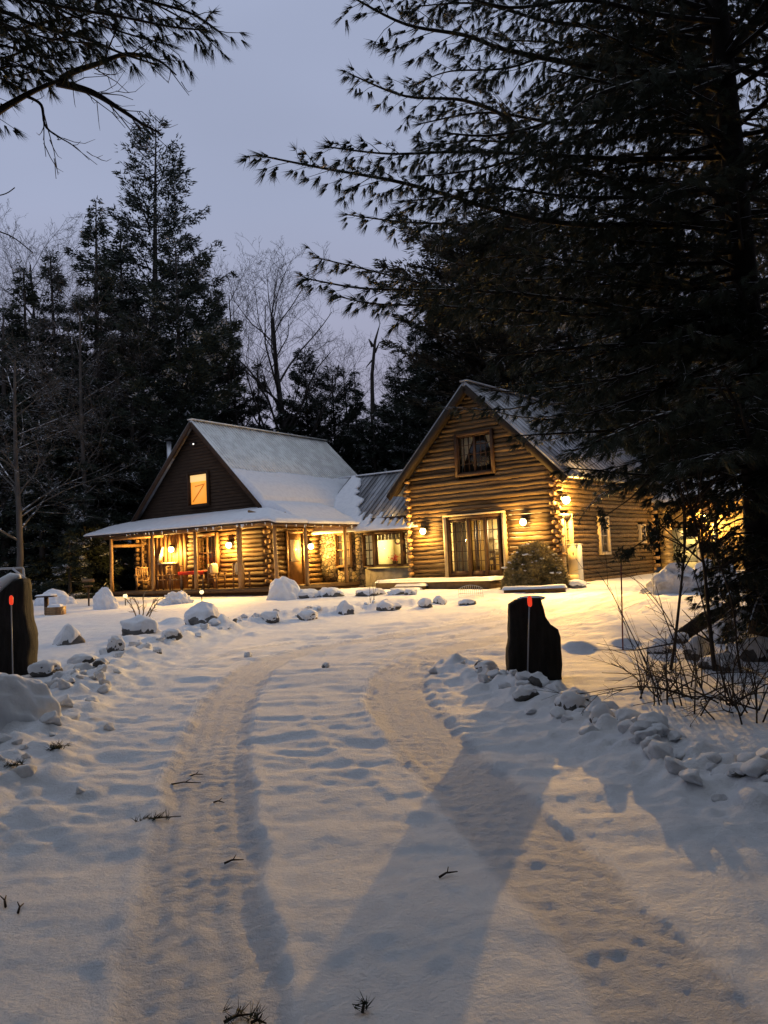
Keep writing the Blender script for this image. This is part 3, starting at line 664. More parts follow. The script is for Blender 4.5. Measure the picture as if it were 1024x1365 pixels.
# link wing: stone front with a small window, then three-part window
mb = MB(); mb.box(-2.0, -1.02, 5.0, 5.2, -.3, 2.6); mb.box(-.27, .42, 5.0, 5.2, -.3, 2.6); mb.box(-1.02, -.27, 5.0, 5.2, -.3, .62); mb.box(-1.02, -.27, 5.0, 5.2, 2.08, 2.6)
mb.build('stone_wall', VENEER, lc)
f = window(lc, -1.0, -.29, .66, 2.02, 5.03, 'u', -1, TRIMM, cols=2, rows=4, sash=1, trim=.06)
mb = MB(); mb.box(-1.0, -.29, 5.12, 5.16, .66, 2.02); mb.build('curtain', mat('lit_curtain', (.8, .6, .3), .8, .1, emit=(1, .62, .22), emit_s=.28), f)
mb = MB(); mb.box(.42, 2.95, 5.0, 5.2, -.3, .50); mb.build('stucco_wall', STONE, lc)
mb = MB(); mb.box(.42, 2.95, 5.0, 5.2, 1.98, 2.6); mb.build('header_board', TRIMD, lc)
for (a_, b_, c_) in ((.08+.0, .92, 2), (1.06, 2.30, 3), (2.44, 2.93, 1)):
    if c_ == 2: a_ = .46
    f = window(lc, a_, b_, .62, 1.92, 5.02, 'u', -1, TRIMD, cols=(2 if c_ != 3 else 1), rows=(4 if c_ != 3 else 1), sash=1, trim=.065, meeting=(c_ != 3))
    if c_ == 3:
        mb = MB(); hv = MB()
        for k in range(7): hv.box(1.08+k*.176, 1.08+k*.176+.15, 5.09, 5.11, 1.66, 1.90)
        hv.build('valance', CURT, f)
    else:
        mb = MB(); mb.box(a_, b_, 5.11, 5.13, .62, 1.92); mb.build('curtain', mat('lit_side_curtain', (.8, .65, .35), .8, .1, emit=(1, .68, .28), emit_s=.30), f)
# room behind the big pane
mb = MB(); mb.box(.3, 3.0, 7.4, 7.45, 0, 2.5); mb.box(.25, .3, 5.2, 7.4, 0, 2.5); mb.box(2.98, 3.0, 5.2, 7.4, 0, 2.5); mb.box(.3, 2.98, 5.2, 7.4, 2.45, 2.5); mb.box(.3, 2.98, 5.2, 7.4, .0, .05)
mb.build('room_wall', mat('lit_room', (.85, .72, .42), .8, .1), lc)
lamp('room_light', LW(1.6, 6.3, 2.0), 300, (1, .80, .42), .12)
# roof of the link wing
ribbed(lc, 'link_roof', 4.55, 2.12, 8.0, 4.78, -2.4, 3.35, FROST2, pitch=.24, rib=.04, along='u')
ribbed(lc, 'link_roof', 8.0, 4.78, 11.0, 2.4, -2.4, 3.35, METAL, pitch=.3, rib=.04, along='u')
mb = MB(); mb.beam((-3.0, 8.0, 4.83), (3.3, 8.0, 4.83), .26, .06); mb.build('ridge_cap', SNOWS, lc)
def zlink(U, T): return 2.14+(T-4.55)*.771+.03
def masklink(U, T):
    e = -1.6+(7.6-T)*.72+.45*fbm(U*.3, T*2.2, 51, 3)+.35*vnoise(U*0, T*5, 53)
    low = (T < 5.0+1.0*vnoise(U*8.3, T*0, 55)) 
    return ((U < e) & (T < 8.0)) | (low & (U < 3.1))
sheet('roof_snow', lc, np.linspace(-2.2, 3.2, 110), np.linspace(4.4, 7.9, 60), zlink, lambda U, T: .03+.11*sstep(.8, -1.2, U-(7.6-T)*.5)+.02*fbm(U*2, T*2, 56, 2), masklink, SNOWS)
mb = MB(); mb.beam((.3, 4.52, 2.06), (3.0, 4.52, 2.06), .05, .12); mb.build('fascia', TRIMD, lc)

# ---------------- right cabin
rc = empty('log_cabin', R_O, -R_PSI, 'tall log cabin with a grey metal roof, sliding glass doors and three bright wall lamps', 'cabin')
Lw = 6.3; Lc = 3.15; ZR = 7.15; SL = 1.0
cut = gable_log_cut(Lc, ZR, SL+.02, Lw)
log_wall('log_wall', rc, (-Lw, 0), (0, 0), -.25, ZR, holes=((Lw-4.62, Lw-1.93, -.1, 2.34), (Lw-3.92, Lw-2.32, 3.85, 5.42)), seed=11, zcut=cut, d=.165, material=LOGR)
log_wall('log_wall', rc, (0, 0), (0, 8.8), -.35, 4.0, holes=((.2, .95, -.1, 2.2), (3.3, 4.15, .65, 2.1), (7.3, 7.9, 1.05, 1.8)), seed=12, d=.165, material=LOGR)
log_wall('log_wall', rc, (-Lw, 0), (-Lw, 8.8), -.3, 4.0, seed=13, d=.165, material=LOGR)
log_wall('log_wall', rc, (-Lw, 8.8), (0, 8.8), -.3, ZR, seed=14, zcut=cut, material=LOGR)
mb = MB(); mb.box(-Lw+.1, -.1, 8.5, 8.7, -.3, 4.0); mb.box(-Lw+.08, -Lw+.1, .2, 8.6, -.3, 4); mb.build('inner_wall', DARKIN, rc)
log_ends(rc, 0, 0, 1, -1, -.2, 3.9, seed=15, L=.26, d=.165); log_ends(rc, -Lw, 0, -1, -1, -.2, 3.9, seed=16, L=.26, d=.165); log_ends(rc, 0, 8.8, 1, 1, -.2, 3.6, seed=17, L=.3, d=.165)
ribbed(rc, 'roof', -Lc, 7.30, .75, 3.42, -.55, 9.3, mat('seamed_roof', (.22, .22, .23), .4, .5, .2, noise=((.38, .39, .42), 1.2, .42, .6)), pitch=.42, rib=.045, th=.10)
ribbed(rc, 'roof', -Lc, 7.30, -7.05, 3.42, -.55, 9.3, METAL, pitch=.42, rib=.045, th=.10)
mb = MB(); mb.beam((-Lc, -.57, 7.33), (-Lc, 9.3, 7.33), .34, .05); mb.build('ridge_cap', METAL, rc)
mb = MB(); mb.beam((-Lc, -.53, 7.08), (-7.0, -.53, 3.25), .05, .26); mb.beam((-Lc, -.53, 7.08), (.7, -.53, 3.25), .05, .26); mb.build('bargeboard', FASCIA, rc)
mb = MB(); mb.add([(-Lc, -.5, 7.12), (-6.95, -.5, 3.34), (-6.95, 0, 3.34), (-Lc, 0, 7.12)], [(0, 1, 2, 3)]); mb.add([(-Lc, -.5, 7.12), (.65, -.5, 3.34), (.65, 0, 3.34), (-Lc, 0, 7.12)], [(3, 2, 1, 0)]); mb.build('soffit', FASCIA, rc)
# sliding doors
do = MB(); do.box(-4.62, -4.50, -.24, .1, -.02, 2.34); do.box(-2.03, -1.93, -.24, .1, -.02, 2.34); do.box(-4.62, -1.93, -.243, .05, 2.34, 2.40); fr_ = do.build('patio_door', TRIML, rc)
mb = MB(); mb.box(-4.5, -2.03, -.2, .05, 2.22, 2.33); mb.box(-4.5, -2.03, -.2, .05, -.02, .06)
xs_ = [-4.5, -4.40, -3.60, -3.50, -2.86, -2.74, -2.26, -2.18, -2.03]
for a_, b_ in ((-4.5, -4.40), (-3.60, -3.46), (-2.86, -2.74), (-2.26, -2.16), (-2.06, -2.03)): mb.box(a_, b_, -.18, -.02, .06, 2.22)
for a_, b_ in ((-4.40, -3.60), (-3.46, -2.86), (-2.74, -2.26), (-2.16, -2.06)):
    mb.box(a_, b_, -.16, -.06, .06, .26); mb.box(a_, b_, -.16, -.06, 2.12, 2.22)
mb.build('door_frame', TRIMD, fr_)
mb = MB()
for a_, b_, n_ in ((-4.40, -3.60, 3), (-3.46, -2.86, 3), (-2.74, -2.26, 2)):
    for c_ in range(1, n_): x = a_+(b_-a_)*c_/n_; mb.box(x-.011, x+.011, -.13, -.09, .26, 2.12)
    for r_ in range(1, 5): z = .26+1.86*r_/5; mb.box(a_, b_, -.127, -.093, z-.011, z+.011)
mb.build('glazing_bars', TRIMD, fr_)
mb = MB(); mb.box(-4.40, -2.06, -.11, -.104, .2, 2.2); mb.build('pane', GLASS, fr_)
def curtain(parent, u0, u1, t, z0, z1, m=CURT, amp=.03, name='curtain', side=False):
    n = 40; us = np.linspace(u0, u1, n); tt = t+amp*np.sin(us*42)+.01*np.sin(us*90); V = []; 
    for z in (z0, z1):
        for a, b in zip(us, tt): V.append((b, a, z) if side else (a, b, z))
    V2 = [(x, y+.012, z) for x, y, z in V]; Q = [(i, i+1, n+i+1, n+i) for i in range(n-1)]; m2 = MB(); m2.addq(V, Q); m2.addq(V2, [q[::-1] for q in Q])
    return m2.build(name, m, parent, True)
curtain(fr_, -4.40, -3.78, .10, .1, 2.2, mat('beige_curtain', (.5, .40, .24), .9, .1, noise=((.4, .32, .2), 3, .4, .6)))
curtain(fr_, -3.44, -3.28, .10, .1, 2.2, mat('dark_curtain', (.10, .07, .045), .9, .1), name='curtain'); curtain(fr_, -2.2, -2.03, .10, .1, 2.2, MATS['dark_curtain'])
# room behind the sliding doors
mb = MB(); mb.box(-5.6, -.6, 3.3, 3.36, -.02, 2.6); mb.box(-5.66, -5.6, .12, 3.36, -.02, 2.6); mb.box(-.6, -.55, .12, 3.36, -.02, 2.6); mb.box(-5.6, -.6, .12, 3.3, 2.55, 2.6); mb.box(-5.6, -.6, .12, 3.3, -.06, -.02)
mb.build('room_wall', CREAM, rc)
mb = MB(); mb.box(-4.9, -3.9, 3.24, 3.30, .8, 1.9); iw = mb.build('picture', mat('wall_picture', (.5, .45, .35), .6, .2, noise=((.15, .12, .09), 3, .45, .55)), rc)
lamp('dining_light', RW(-3.0, 1.9, 2.1), 380, (1, .72, .34), .12)
# upper window
f = window(rc, -3.86, -2.38, 3.92, 5.34, -.03, 'u', -1, TRIMD, cols=3, rows=4, sash=2, trim=.11, meeting=False)
mb = MB(); mb.box(-3.9, -2.3, .25, .3, 3.9, 5.4); mb.build('dark_room', DARKIN, f)
mb = MB(); mb.add([(-3.84, .12, 5.3), (-3.25, .12, 5.3), (-3.75, .12, 4.3), (-3.84, .12, 4.0)], [(0, 1, 2, 3)]); mb.add([(-2.42, .12, 5.3), (-2.75, .12, 5.3), (-2.5, .12, 4.6), (-2.42, .12, 4.3)], [(3, 2, 1, 0)])
mb.build('curtain', mat('sheer_curtain', (.4, .36, .28), .9, .1), f)
# side-wall door and windows
f = window(rc, .28, .88, .02, 2.05, .02, 't', 1, TRIML, cols=2, rows=5, sash=1, trim=.11, meeting=False, name='side_door')
mb = MB(); mb.box(-.06, -.02, .28, .88, .02, 2.05); mb.build('blind', CURT, f)
f = window(rc, 3.36, 4.08, .72, 2.02, .02, 't', 1, TRIML, cols=2, rows=4, sash=1, trim=.09); mb = MB(); mb.box(-.06, -.02, 3.36, 4.08, .72, 2.02); mb.build('blind', CURT, f)
f = window(rc, 7.36, 7.84, 1.1, 1.74, .02, 't', 1, TRIML, cols=2, rows=2, sash=1, trim=.08); mb = MB(); mb.box(-.06, -.02, 7.36, 7.84, 1.1, 1.74); mb.build('blind', CURT, f)
# lamps on the front and at the corner
wall_lamp(rc, -5.53, -.12, 1.86, 0, -1, RW, 400)
wall_lamp(rc, -1.12, -.12, 1.93, 0, -1, RW, 400); 
wall_lamp(rc, .10, .30, 2.62, 1, 0, RW, 1250, big=.13)
# snow-topped deck and steps in front of the doors
dk = empty('snowy_deck', RW(-4.3, -1.2, 0), -R_PSI, 'low plank deck under a flat slab of snow in front of the sliding glass doors', 'deck')
mb = MB(); mb.box(-2.6, 2.45, -.45, 1.0, -.42, -.07); mb.build('platform', DECK, dk)
def pillow(name, parent, x0, x1, y0, y1, z, h, m=SNOWS, nx=24, ny=12, seed=0, over=.04):
    xs = np.linspace(x0-over, x1+over, nx); ys_ = np.linspace(y0-over, y1+over, ny)
    def th(U, T):
        e = np.minimum(np.minimum(U-xs[0], xs[-1]-U)/.10, np.minimum(T-ys_[0], ys_[-1]-T)/.10)
        return h*np.sqrt(np.clip(e, 0, 1)*(2-np.clip(e, 0, 1)))*(1+.25*fbm(U*1.5, T*1.5, seed, 2))+.004
    return sheet(name, parent, xs, ys_, lambda U, T: U*0+z, th, lambda U, T: U > -1e9, m)
pillow('snow_cap', dk, -2.6, 2.45, -.45, 1.0, -.068, .11, nx=60, ny=24, seed=3)
for k in range(2):
    mb = MB(); y_ = -.80-.36*k; mb.box(-1.35+.0, -.15, y_, y_+.345, -.42, -.20-.13*k); st = mb.build('step', DECK, dk); pillow('snow_cap', st, -1.35, -.15, y_, y_+.34, -.198-.13*k, .09, seed=5+k)

# ---------------- garage beyond
ga = empty('garage', RW(.15, 9.5, -.35), -R_PSI, 'pale garage with panelled overhead door under a snowy roof behind the branches', 'garage')
mb = MB()
for k in range(20): mb.box(0, .55, -.03 if k % 2 else -.0, .2, .155*k, .155*k+.15)
for k in range(20): mb.box(2.4, 6.5, -.03 if k % 2 else -.0, .2, .155*k, .155*k+.15)
for k in range(7): mb.box(.55, 2.4, -.03 if k % 2 else -.0, .2, 2.02+.155*k, 2.02+.155*k+.15)
mb.build('wall', mat('yellow_siding', (.62, .47, .24), .7, .3, noise=((.45, .33, .16), 3, .4, .7, (1, 1, 5)), bump=(6, .5, .02, (1, 1, 5))), ga)
gd = MB()
for k in range(4): gd.box(.58, 1.55, -.07, -.04, .02+.49*k, .49*k+.48)
gdo = gd.build('overhead_door', GDOOR, ga)
mb = MB(); mb.box(.80, 1.10, -.09, -.072, 1.55, 1.83); mb.box(1.22, 1.48, -.09, -.072, 1.55, 1.83); mb.build('pane', mat('door_pane', (.75, .78, .68), .3, .5), gdo)
mb = MB(); mb.box(1.58, 1.68, -.1, .0, 0, 2.1); mb.box(2.28, 2.38, -.1, .0, 0, 2.1); mb.build('trim', WHITEP, ga)
mb = MB(); mb.box(1.68, 2.28, -.04, 0, 0, 2.05); mb.build('door', mat('tan_door', (.55, .36, .14), .6, .3), ga)
mb = MB(); mb.box(-.2, 6.9, -.6, 0, 2.98, 3.05); mb.box(0, 6.5, .2, 5, 0, 3.0); mb.build('eave', TRIMM, ga)
sheet('roof_snow', ga, np.linspace(-.25, 6.9, 40), np.linspace(-.65, 3.4, 24), lambda U, T: 3.05+(T+.65)*.30, lambda U, T: .13+.03*fbm(U, T, 77, 2), lambda U, T: U > -99, SNOWS)
wall_lamp(ga, 2.05, -.05, 2.32, 0, -1, lambda u, t, z: RW(u+.15, t+9.5, z-.35), 330, name='garage_lamp')

# added spots without fixtures, throwing the visible lamps' light further over the snow
d0 = RW(.42, .05, 2.55)
lamp('drive_fill_spot', d0, 9300, WARM, .06, None, spot=92, aim=(2.2, 8.5, .5), blend=1.0)
d1 = RW(-5.53, -.5, 1.86); lamp('lawn_fill_spot', d1, 900, WARM, .07, None, spot=105, aim=(2.6, 13, 0), blend=1.0)
d2 = LW(-2.9, -.35, 2.1); lamp('porch_spill', d2, 2200, WARM, .07, None, spot=125, aim=(-6, 18, 0), blend=1.0)
print('phase 1 done')
#PART2
# ------------------------------------------------------------------ foliage generators
def tufts_mesh(P, D, L, nper, width, spread, seed, droop=0.):
    """P,D (n,3), L (n,): nper thin needles (one triangle each) per tuft"""
    rs = np.random.RandomState(seed); n = len(P)
    P = np.repeat(P, nper, 0); D = np.repeat(D, nper, 0); L = np.repeat(L, nper)
    d = D/np.linalg.norm(D, axis=1)[:, None]+rs.randn(n*nper, 3)*spread; d[:, 2] -= droop
    d /= np.linalg.norm(d, axis=1)[:, None]
    w = np.cross(d, rs.randn(n*nper, 3)); w /= np.linalg.norm(w, axis=1)[:, None]+1e-9
    base = P+rs.randn(n*nper, 3)*width*.8
    ln = (L*rs.uniform(.7, 1.1, n*nper))[:, None]
    V = np.stack([base-w*width/2, base+w*width/2, base+d*ln], 1).reshape(-1, 3)
    return V, np.arange(len(V)).reshape(-1, 3)
def conifer_proto(seed, H, R, kind='spruce', elems=26000, size=.24):
    rs = np.random.RandomState(seed); mb = MB()
    lean = rs.randn(2)*.01*H
    tz = np.linspace(0, H, 12); mb.tube(np.stack([lean[0]*(tz/H)**2, lean[1]*(tz/H)**2, tz], 1), np.linspace(.012*H+.05, .02, 12), 8)
    start = {'spruce': .06, 'pine': .12, 'high': .38}[kind]
    nb = int(H*(9 if kind == 'spruce' else 6.5)); h = start+(1-start)*np.sort(rs.rand(nb)**.9); az = rs.rand(nb)*6.283
    if kind == 'pine': h = np.clip(np.round(h*H/.95)*.95/H+rs.randn(nb)*.006, start, .985)
    f = (1-h)/(1-start)
    if kind == 'spruce': Lb = R*(f**.85)*rs.uniform(.6, 1.1, nb)+.15; el = .35*h-.25+rs.randn(nb)*.08
    elif kind == 'pine': Lb = R*np.clip(f*1.6, 0, 1)**.75*rs.uniform(.45, 1.15, nb)+.25; el = .15+.55*h+rs.randn(nb)*.12
    else: Lb = R*np.sin(np.clip(f, 0, 1)*2.9)**.6*rs.uniform(.5, 1.2, nb)+.3; el = .1+.4*h+rs.randn(nb)*.15
    per = Lb**1.5/np.sum(Lb**1.5)*elems; Pp = []; Dd = []
    for i in range(nb):
        k = max(6, int(per[i])); ca, sa = math.cos(az[i]), math.sin(az[i]); s = rs.rand(k)**.75
        s = .12+.88*s; r = Lb[i]*s
        if kind == 'pine': s_c = np.round(s*5)/5+rs.randn(k)*.05; r = Lb[i]*np.clip(s_c, .1, 1.02)
        sag = (-.10 if kind == 'spruce' else .06)*Lb[i]*s*s
        lat = rs.randn(k)*(.16*Lb[i]*(1.15-s)+.09); z = H*h[i]+r*math.tan(el[i])+sag+rs.randn(k)*.06-np.abs(lat)*.18
        Pp.append(np.stack([r*ca-lat*sa, r*sa+lat*ca, z], 1))
        dd = np.stack([ca-np.sign(lat)*sa*.7, sa+np.sign(lat)*ca*.7, rs.randn(k)*.25-.1+(.35 if kind != 'spruce' else -.25)], 1); Dd.append(dd)
        if Lb[i] > .8 and i % 2 == 0:
            q = np.linspace(0, .8, 4)*Lb[i]; mb.tube(np.stack([q*ca, q*sa, H*h[i]+q*math.tan(el[i])+(-.1 if kind == 'spruce' else .06)*q*q/Lb[i]], 1), np.linspace(.03+.008*Lb[i], .012, 4), 4, cap=False)
    P = np.concatenate(Pp); D = np.concatenate(Dd); P[:, 0] += lean[0]*(P[:, 2]/H)**2; P[:, 1] += lean[1]*(P[:, 2]/H)**2
    V, Fa = tufts_mesh(P, D, np.full(len(P), size), 2 if kind == 'spruce' else 3, size*.28, .38, seed)
    return mb, V, Fa
PROTO = {}
def mesh_of(o): me = o.data; bpy.data.objects.remove(o); return me
for key, args in {'spruce_a': (1, 16, 2.9, 'spruce', 21000, .24), 'spruce_b': (2, 12, 2.6, 'spruce', 17000, .22), 'pine_a': (3, 24, 4.0, 'pine', 13500, .25),
                  'pine_b': (4, 17, 3.4, 'pine', 15000, .25), 'high_a': (5, 18, 3.6, 'high', 15000, .26), 'small': (6, 4, 1.4, 'spruce', 6000, .16)}.items():
    mb, V, Fa = conifer_proto(*args)
    PROTO[key] = (mesh_of(mb.build('trunk', BARKB if key != 'high_a' else BARKP, None, True)), mesh_of(mesh_np('crown', V, Fa, NEEDLEC if key == 'high_a' else NEEDLEB)), args[1])
def put_tree(key, name, px, py_top, depth, label, cat='tree', group=None, rz=0, sx=1., top_px=None):
    tr, cr, H = PROTO[key]; x = at(px, 700, depth)[0]; g = gz(x, depth)-.1
    ztop = at(px, py_top, depth)[2]; x = at(px, (py_top+700)/2, depth)[0]
    sz = (ztop-g)/H; o = empty(name, (x, depth, g), rz, label, cat, group); 
    for nm, me in (('trunk', tr), ('crown', cr)):
        c = bpy.data.objects.new(nm, me); link(c, o)
    o.scale = (sx*sz**.6, sx*sz**.6, sz); return o
def bare_proto(seed, H, spread=.5, levels=4, fork=.35, thin=1.0, upright=.5, ll=1.):
    rs = random.Random(seed); tr = MB(); br = MB(); cnt = [0]
    def grow(p, d, L, r, lv, mb):
        n = 5 if lv < 2 else 4; pts = [p]; rad = [r]; dd = d.copy(); spots = []
        for k in range(n):
            dd = dd+np.array([rs.gauss(0, 1), rs.gauss(0, 1), rs.gauss(0, .6)])*(.03 if lv == 0 else .10)*(1+lv*.35); dd[2] += .05*upright*(lv > 0); dd /= np.linalg.norm(dd)
            p = p+dd*L/n; pts.append(p); rad.append(max(.004, r*(1-(k+1)/n*.72))); spots.append((p.copy(), dd.copy(), rad[-1], (k+1)/n))
        mb.tube(pts, rad, (8, 6, 5, 3, 3, 3)[lv], cap=False); cnt[0] += 1
        if lv >= levels: return
        nk = (20, 8, 6, 3, 3)[lv]
        for i in range(nk):
            f = (fork if lv == 0 else .2)+(1-(fork if lv == 0 else .2))*(i+rs.random())/nk; k = min(n-1, int(f*n)); a = pts[k]+(pts[k+1]-pts[k])*(f*n-k); rr = rad[k]*(1-(f*n-k))+rad[k+1]*(f*n-k)
            ax = spots[k][1]; rv = np.array([rs.gauss(0, 1) for _ in range(3)]); side = np.cross(ax, rv); side /= np.linalg.norm(side)
            nd = ax*(1-spread*.6)+side*spread+np.array([0, 0, upright*.45]); nd /= np.linalg.norm(nd)
            l2 = L*ll*rs.uniform(.28, .5)*(1.25-f*.7) if lv == 0 else L*rs.uniform(.35, .6)*(1.2-.6*f)
            grow(a, nd, l2, max(.006, rr*rs.uniform(.32, .52)), lv+1, br)
    grow(np.array([0., 0, 0]), np.array([0., 0, 1]), H, .0075*H*thin+.02, 0, tr)
    Ht = max(np.percentile(np.concatenate(br.v)[:, 2], 99.5), H)
    return mesh_of(tr.build('trunk', BARKM, None, True)), mesh_of(br.build('crown', BARKM, None, False)), Ht
BP = {'bare_a': bare_proto(11, 15, .62, 4, .3, 1.9, .6, 1.25), 'bare_b': bare_proto(12, 15, .6, 4, .35, .9, .35), 'bare_c': bare_proto(13, 13, .7, 3, .4, .9, .2), 'bare_d': bare_proto(14, 12, .75, 4, .25, 1.4, .15)}
def put_bare(key, name, px, py_top, depth, label, group=None, rz=0, sx=1., m=None, cat='tree'):
    tr, cr, H = BP[key]; ztop = at(px, py_top, depth)[2]; x = at(px, (py_top+720)/2, depth)[0]; g = gz(x, depth)-.1
    sz = (ztop-g)/H/1.0; o = empty(name, (x, depth, g), rz, label, cat, group)
    for nm, me in (('trunk', tr), ('crown', cr)):
        c = bpy.data.objects.new(nm, me); link(c, o)
        if m: c.material_slots[0].link = 'OBJECT'; c.material_slots[0].material = m
    o.scale = (sx*sz**.5, sx*sz**.5, sz); return o

G1 = 'evergreens standing behind the cabins'
CON = [('pine_a', 203, 158, 46, 'tallest pine, with open layered boughs, rising behind the left cabin', 1.12),
 ('spruce_a', 128, 262, 40, 'dense pointed spruce just left of the tallest pine', 1.05),
 ('spruce_a', 78, 330, 42, 'dark spruce second to the left of the tallest pine', 1.1),
 ('spruce_a', 38, 352, 40, 'dark spruce near the left edge of the woods', 1.15),
 ('pine_b', 240, 318, 41, 'bushy pine close at the right foot of the tallest pine', 1.1),
 ('spruce_a', 165, 300, 45, 'spruce filling the gap between the tallest pine and the pointed spruce', 1.1),
 ('pine_b', 285, 385, 46, 'thin pine with loose tiers above the left cabin ridge', .85),
 ('spruce_b', 205, 420, 46.5, 'wide dark spruce directly behind the left cabin gable', 1.35),
 ('spruce_b', 100, 450, 39, 'broad dark spruce at the back left of the porch', 1.3),
 ('spruce_b', 5, 405, 38, 'dark spruce at the far left of the picture', 1.2),
 ('spruce_b', 150, 520, 42, 'low spruce behind the left end of the porch', 1.2),
 ('spruce_b', 55, 560, 37, 'low full spruce behind the flat-topped bird bath', 1.2),
 ('spruce_b', 347, 482, 50, 'small pointed spruce under the big bare tree', .9),
 ('pine_b', 411, 468, 49, 'small pine with rounded top right of the big bare tree', .85),
 ('spruce_b', 380, 530, 47, 'low spruce hidden under the branches of the big bare tree', 1.1),
 ('pine_b', 447, 492, 50, 'bushy pine left of the broken snag', 1.0),
 ('spruce_b', 476, 492, 49, 'dark spruce at the left foot of the broken snag', .9),
 ('spruce_b', 315, 545, 48, 'low spruce behind the snowy roof ridge', 1.1),
 ('pine_b', 530, 492, 47, 'bushy pine at the right foot of the broken snag', 1.0),
 ('spruce_a', 556, 415, 46, 'narrow spruce beside the pale twiggy trees', .8),
 ('spruce_b', 500, 560, 45, 'lowest spruce seen over the link roof', 1.3),
 ('pine_a', 610, 300, 43, 'tall pine at the open edge of the sky behind the right cabin', 1.0),
 ('pine_a', 672, 235, 42, 'tall pine towering over the right cabin apex', 1.2),
 ('high_a', 648, 300, 39, 'tall trunked tree with a pale bare stem just above the right cabin roof', 1.25),
 ('high_a', 668, 330, 39.6, 'second pale-stemmed tree to the right over the right cabin roof', 1.15),
 ('spruce_a', 590, 400, 41, 'brownish spruce left of the right cabin apex', 1.25),
 ('spruce_a', 700, 330, 42, 'thick spruce behind the upper roof of the right cabin', 1.5),
 ('spruce_a', 640, 420, 44, 'low spruce filling in behind the paired pale stems', 1.7),
 ('pine_a', 765, 200, 41, 'tall pine behind the far slope of the right cabin', 1.3),
 ('spruce_a', 800, 300, 44, 'dark spruce above the far corner of the right cabin', 1.5),
 ('spruce_a', 860, 270, 46, 'dark spruce above the garage door', 1.5),
 ('pine_a', 910, 190, 47, 'tall pine behind the middle of the garage', 1.3),
 ('spruce_a', 970, 260, 46, 'dark spruce behind the right part of the garage', 1.5),
 ('pine_a', 1030, 180, 42, 'tall pine at the right edge beyond the garage', 1.2),
 ('spruce_b', 760, 440, 41, 'low broad spruce behind the right cabin eave', 1.6),
 ('spruce_b', 900, 460, 43, 'low broad spruce just behind the garage roof', 1.6),
 ('spruce_b', 1000, 480, 45, 'low broad spruce right of the garage', 1.5),
 ('spruce_b', 540, 560, 44, 'dark low spruce between the two cabins', 1.3)]
for i, (k, px, py, d, lab, sx) in enumerate(CON):
    put_tree(k, 'pine_tree' if 'pine' in k or 'high' in k else 'spruce_tree', px, py, d, lab, 'tree', G1, rz=i*1.7, sx=sx)
for i, (px, py, d, lab) in enumerate(((112, 660, 36.5, 'small snow-dusted young spruce left of the porch, the taller one'), (148, 690, 38.5, 'small young spruce tucked against the porch end post'), (92, 715, 34.5, 'smallest snow-dusted young spruce near the path lights'))):
    put_tree('small', 'young_spruce', px, py, d, lab, 'tree', 'young spruces beside the porch', rz=i*2, sx=1.25)
G2 = 'leafless trees of the wood edge'
for i, (k, px, py, d, lab, sx, m) in enumerate([
 ('bare_a', 388, 322, 47, 'big bare tree with a round fan of fine branches against the sky', 1.35, BARKM),
 ('bare_b', 318, 345, 46, 'slender bare tree just left of the round-crowned bare tree', .9, BARKM),
 ('bare_b', 545, 405, 50, 'pale twiggy tree just right of the broken snag', 1.0, BARKP),
 ('bare_a', 572, 420, 52, 'second pale twiggy tree beside the dark evergreen edge', .9, BARKP),
 ('bare_c', 470, 440, 55, 'faint distant bare tree left of the snag', 1.1, BARKM),
 ('bare_c', 432, 445, 54, 'thin distant bare tree between two small pines', .8, BARKM),
 ('bare_d', 108, 370, 37.5, 'pale slim bare tree in front of the pointed spruce', 1.0, BARKP),
 ('bare_d', 178, 395, 41, 'pale crooked bare tree in front of the tallest pine', 1.1, BARKP),
 ('bare_c', 140, 400, 40, 'grey straight bare tree between two pale ones', .9, BARKP),
 ('bare_d', 20, 440, 32, 'pale bare tree with long side twigs near the left edge', 1.2, BARKP),
 ('bare_b', 60, 300, 45, 'faint bare tree showing above the left evergreens', 1.0, BARKM),
 ('bare_b', 5, 325, 42, 'faint bare tree at the left edge of the sky', 1.2, BARKM),
 ('bare_c', 245, 520, 47, 'small bare tree behind the left cabin gable', .8, BARKP),
 ('bare_d', 300, 420, 48, 'twiggy bare tree above the left end of the snowy roof', .9, BARKM)]):
    put_bare(k, 'bare_tree', px, py, d, lab, G2, rz=i*2.1, sx=sx, m=m)
# broken snag
sn = empty('snag_tree', (at(500, 500, 47)[0], 47, gz(0, 47)), 0, 'dark broken dead snag with stubby arms standing against the sky', 'tree')
b0 = np.array(sn.location); mb = MB(); mb.tube([at(497, 700, 47)-b0, at(497, 560, 47)-b0, at(496, 500, 47)-b0, at(500, 455, 47)-b0, at(507, 430, 47)-b0], [.14, .13, .11, .08, .02], 8); mb.build('trunk', BARKB, sn, True)
mb = MB(); mb.tube([at(497, 462, 47)-b0, at(492, 452, 47)-b0], [.12, .05], 6); mb.tube([at(500, 470, 47)-b0, at(506, 456, 47)-b0], [.08, .03], 6); mb.tube([at(496, 480, 47)-b0, at(488, 490, 47.3)-b0], [.06, .02], 6); mb.build('branch_stub', BARKB, sn, True)

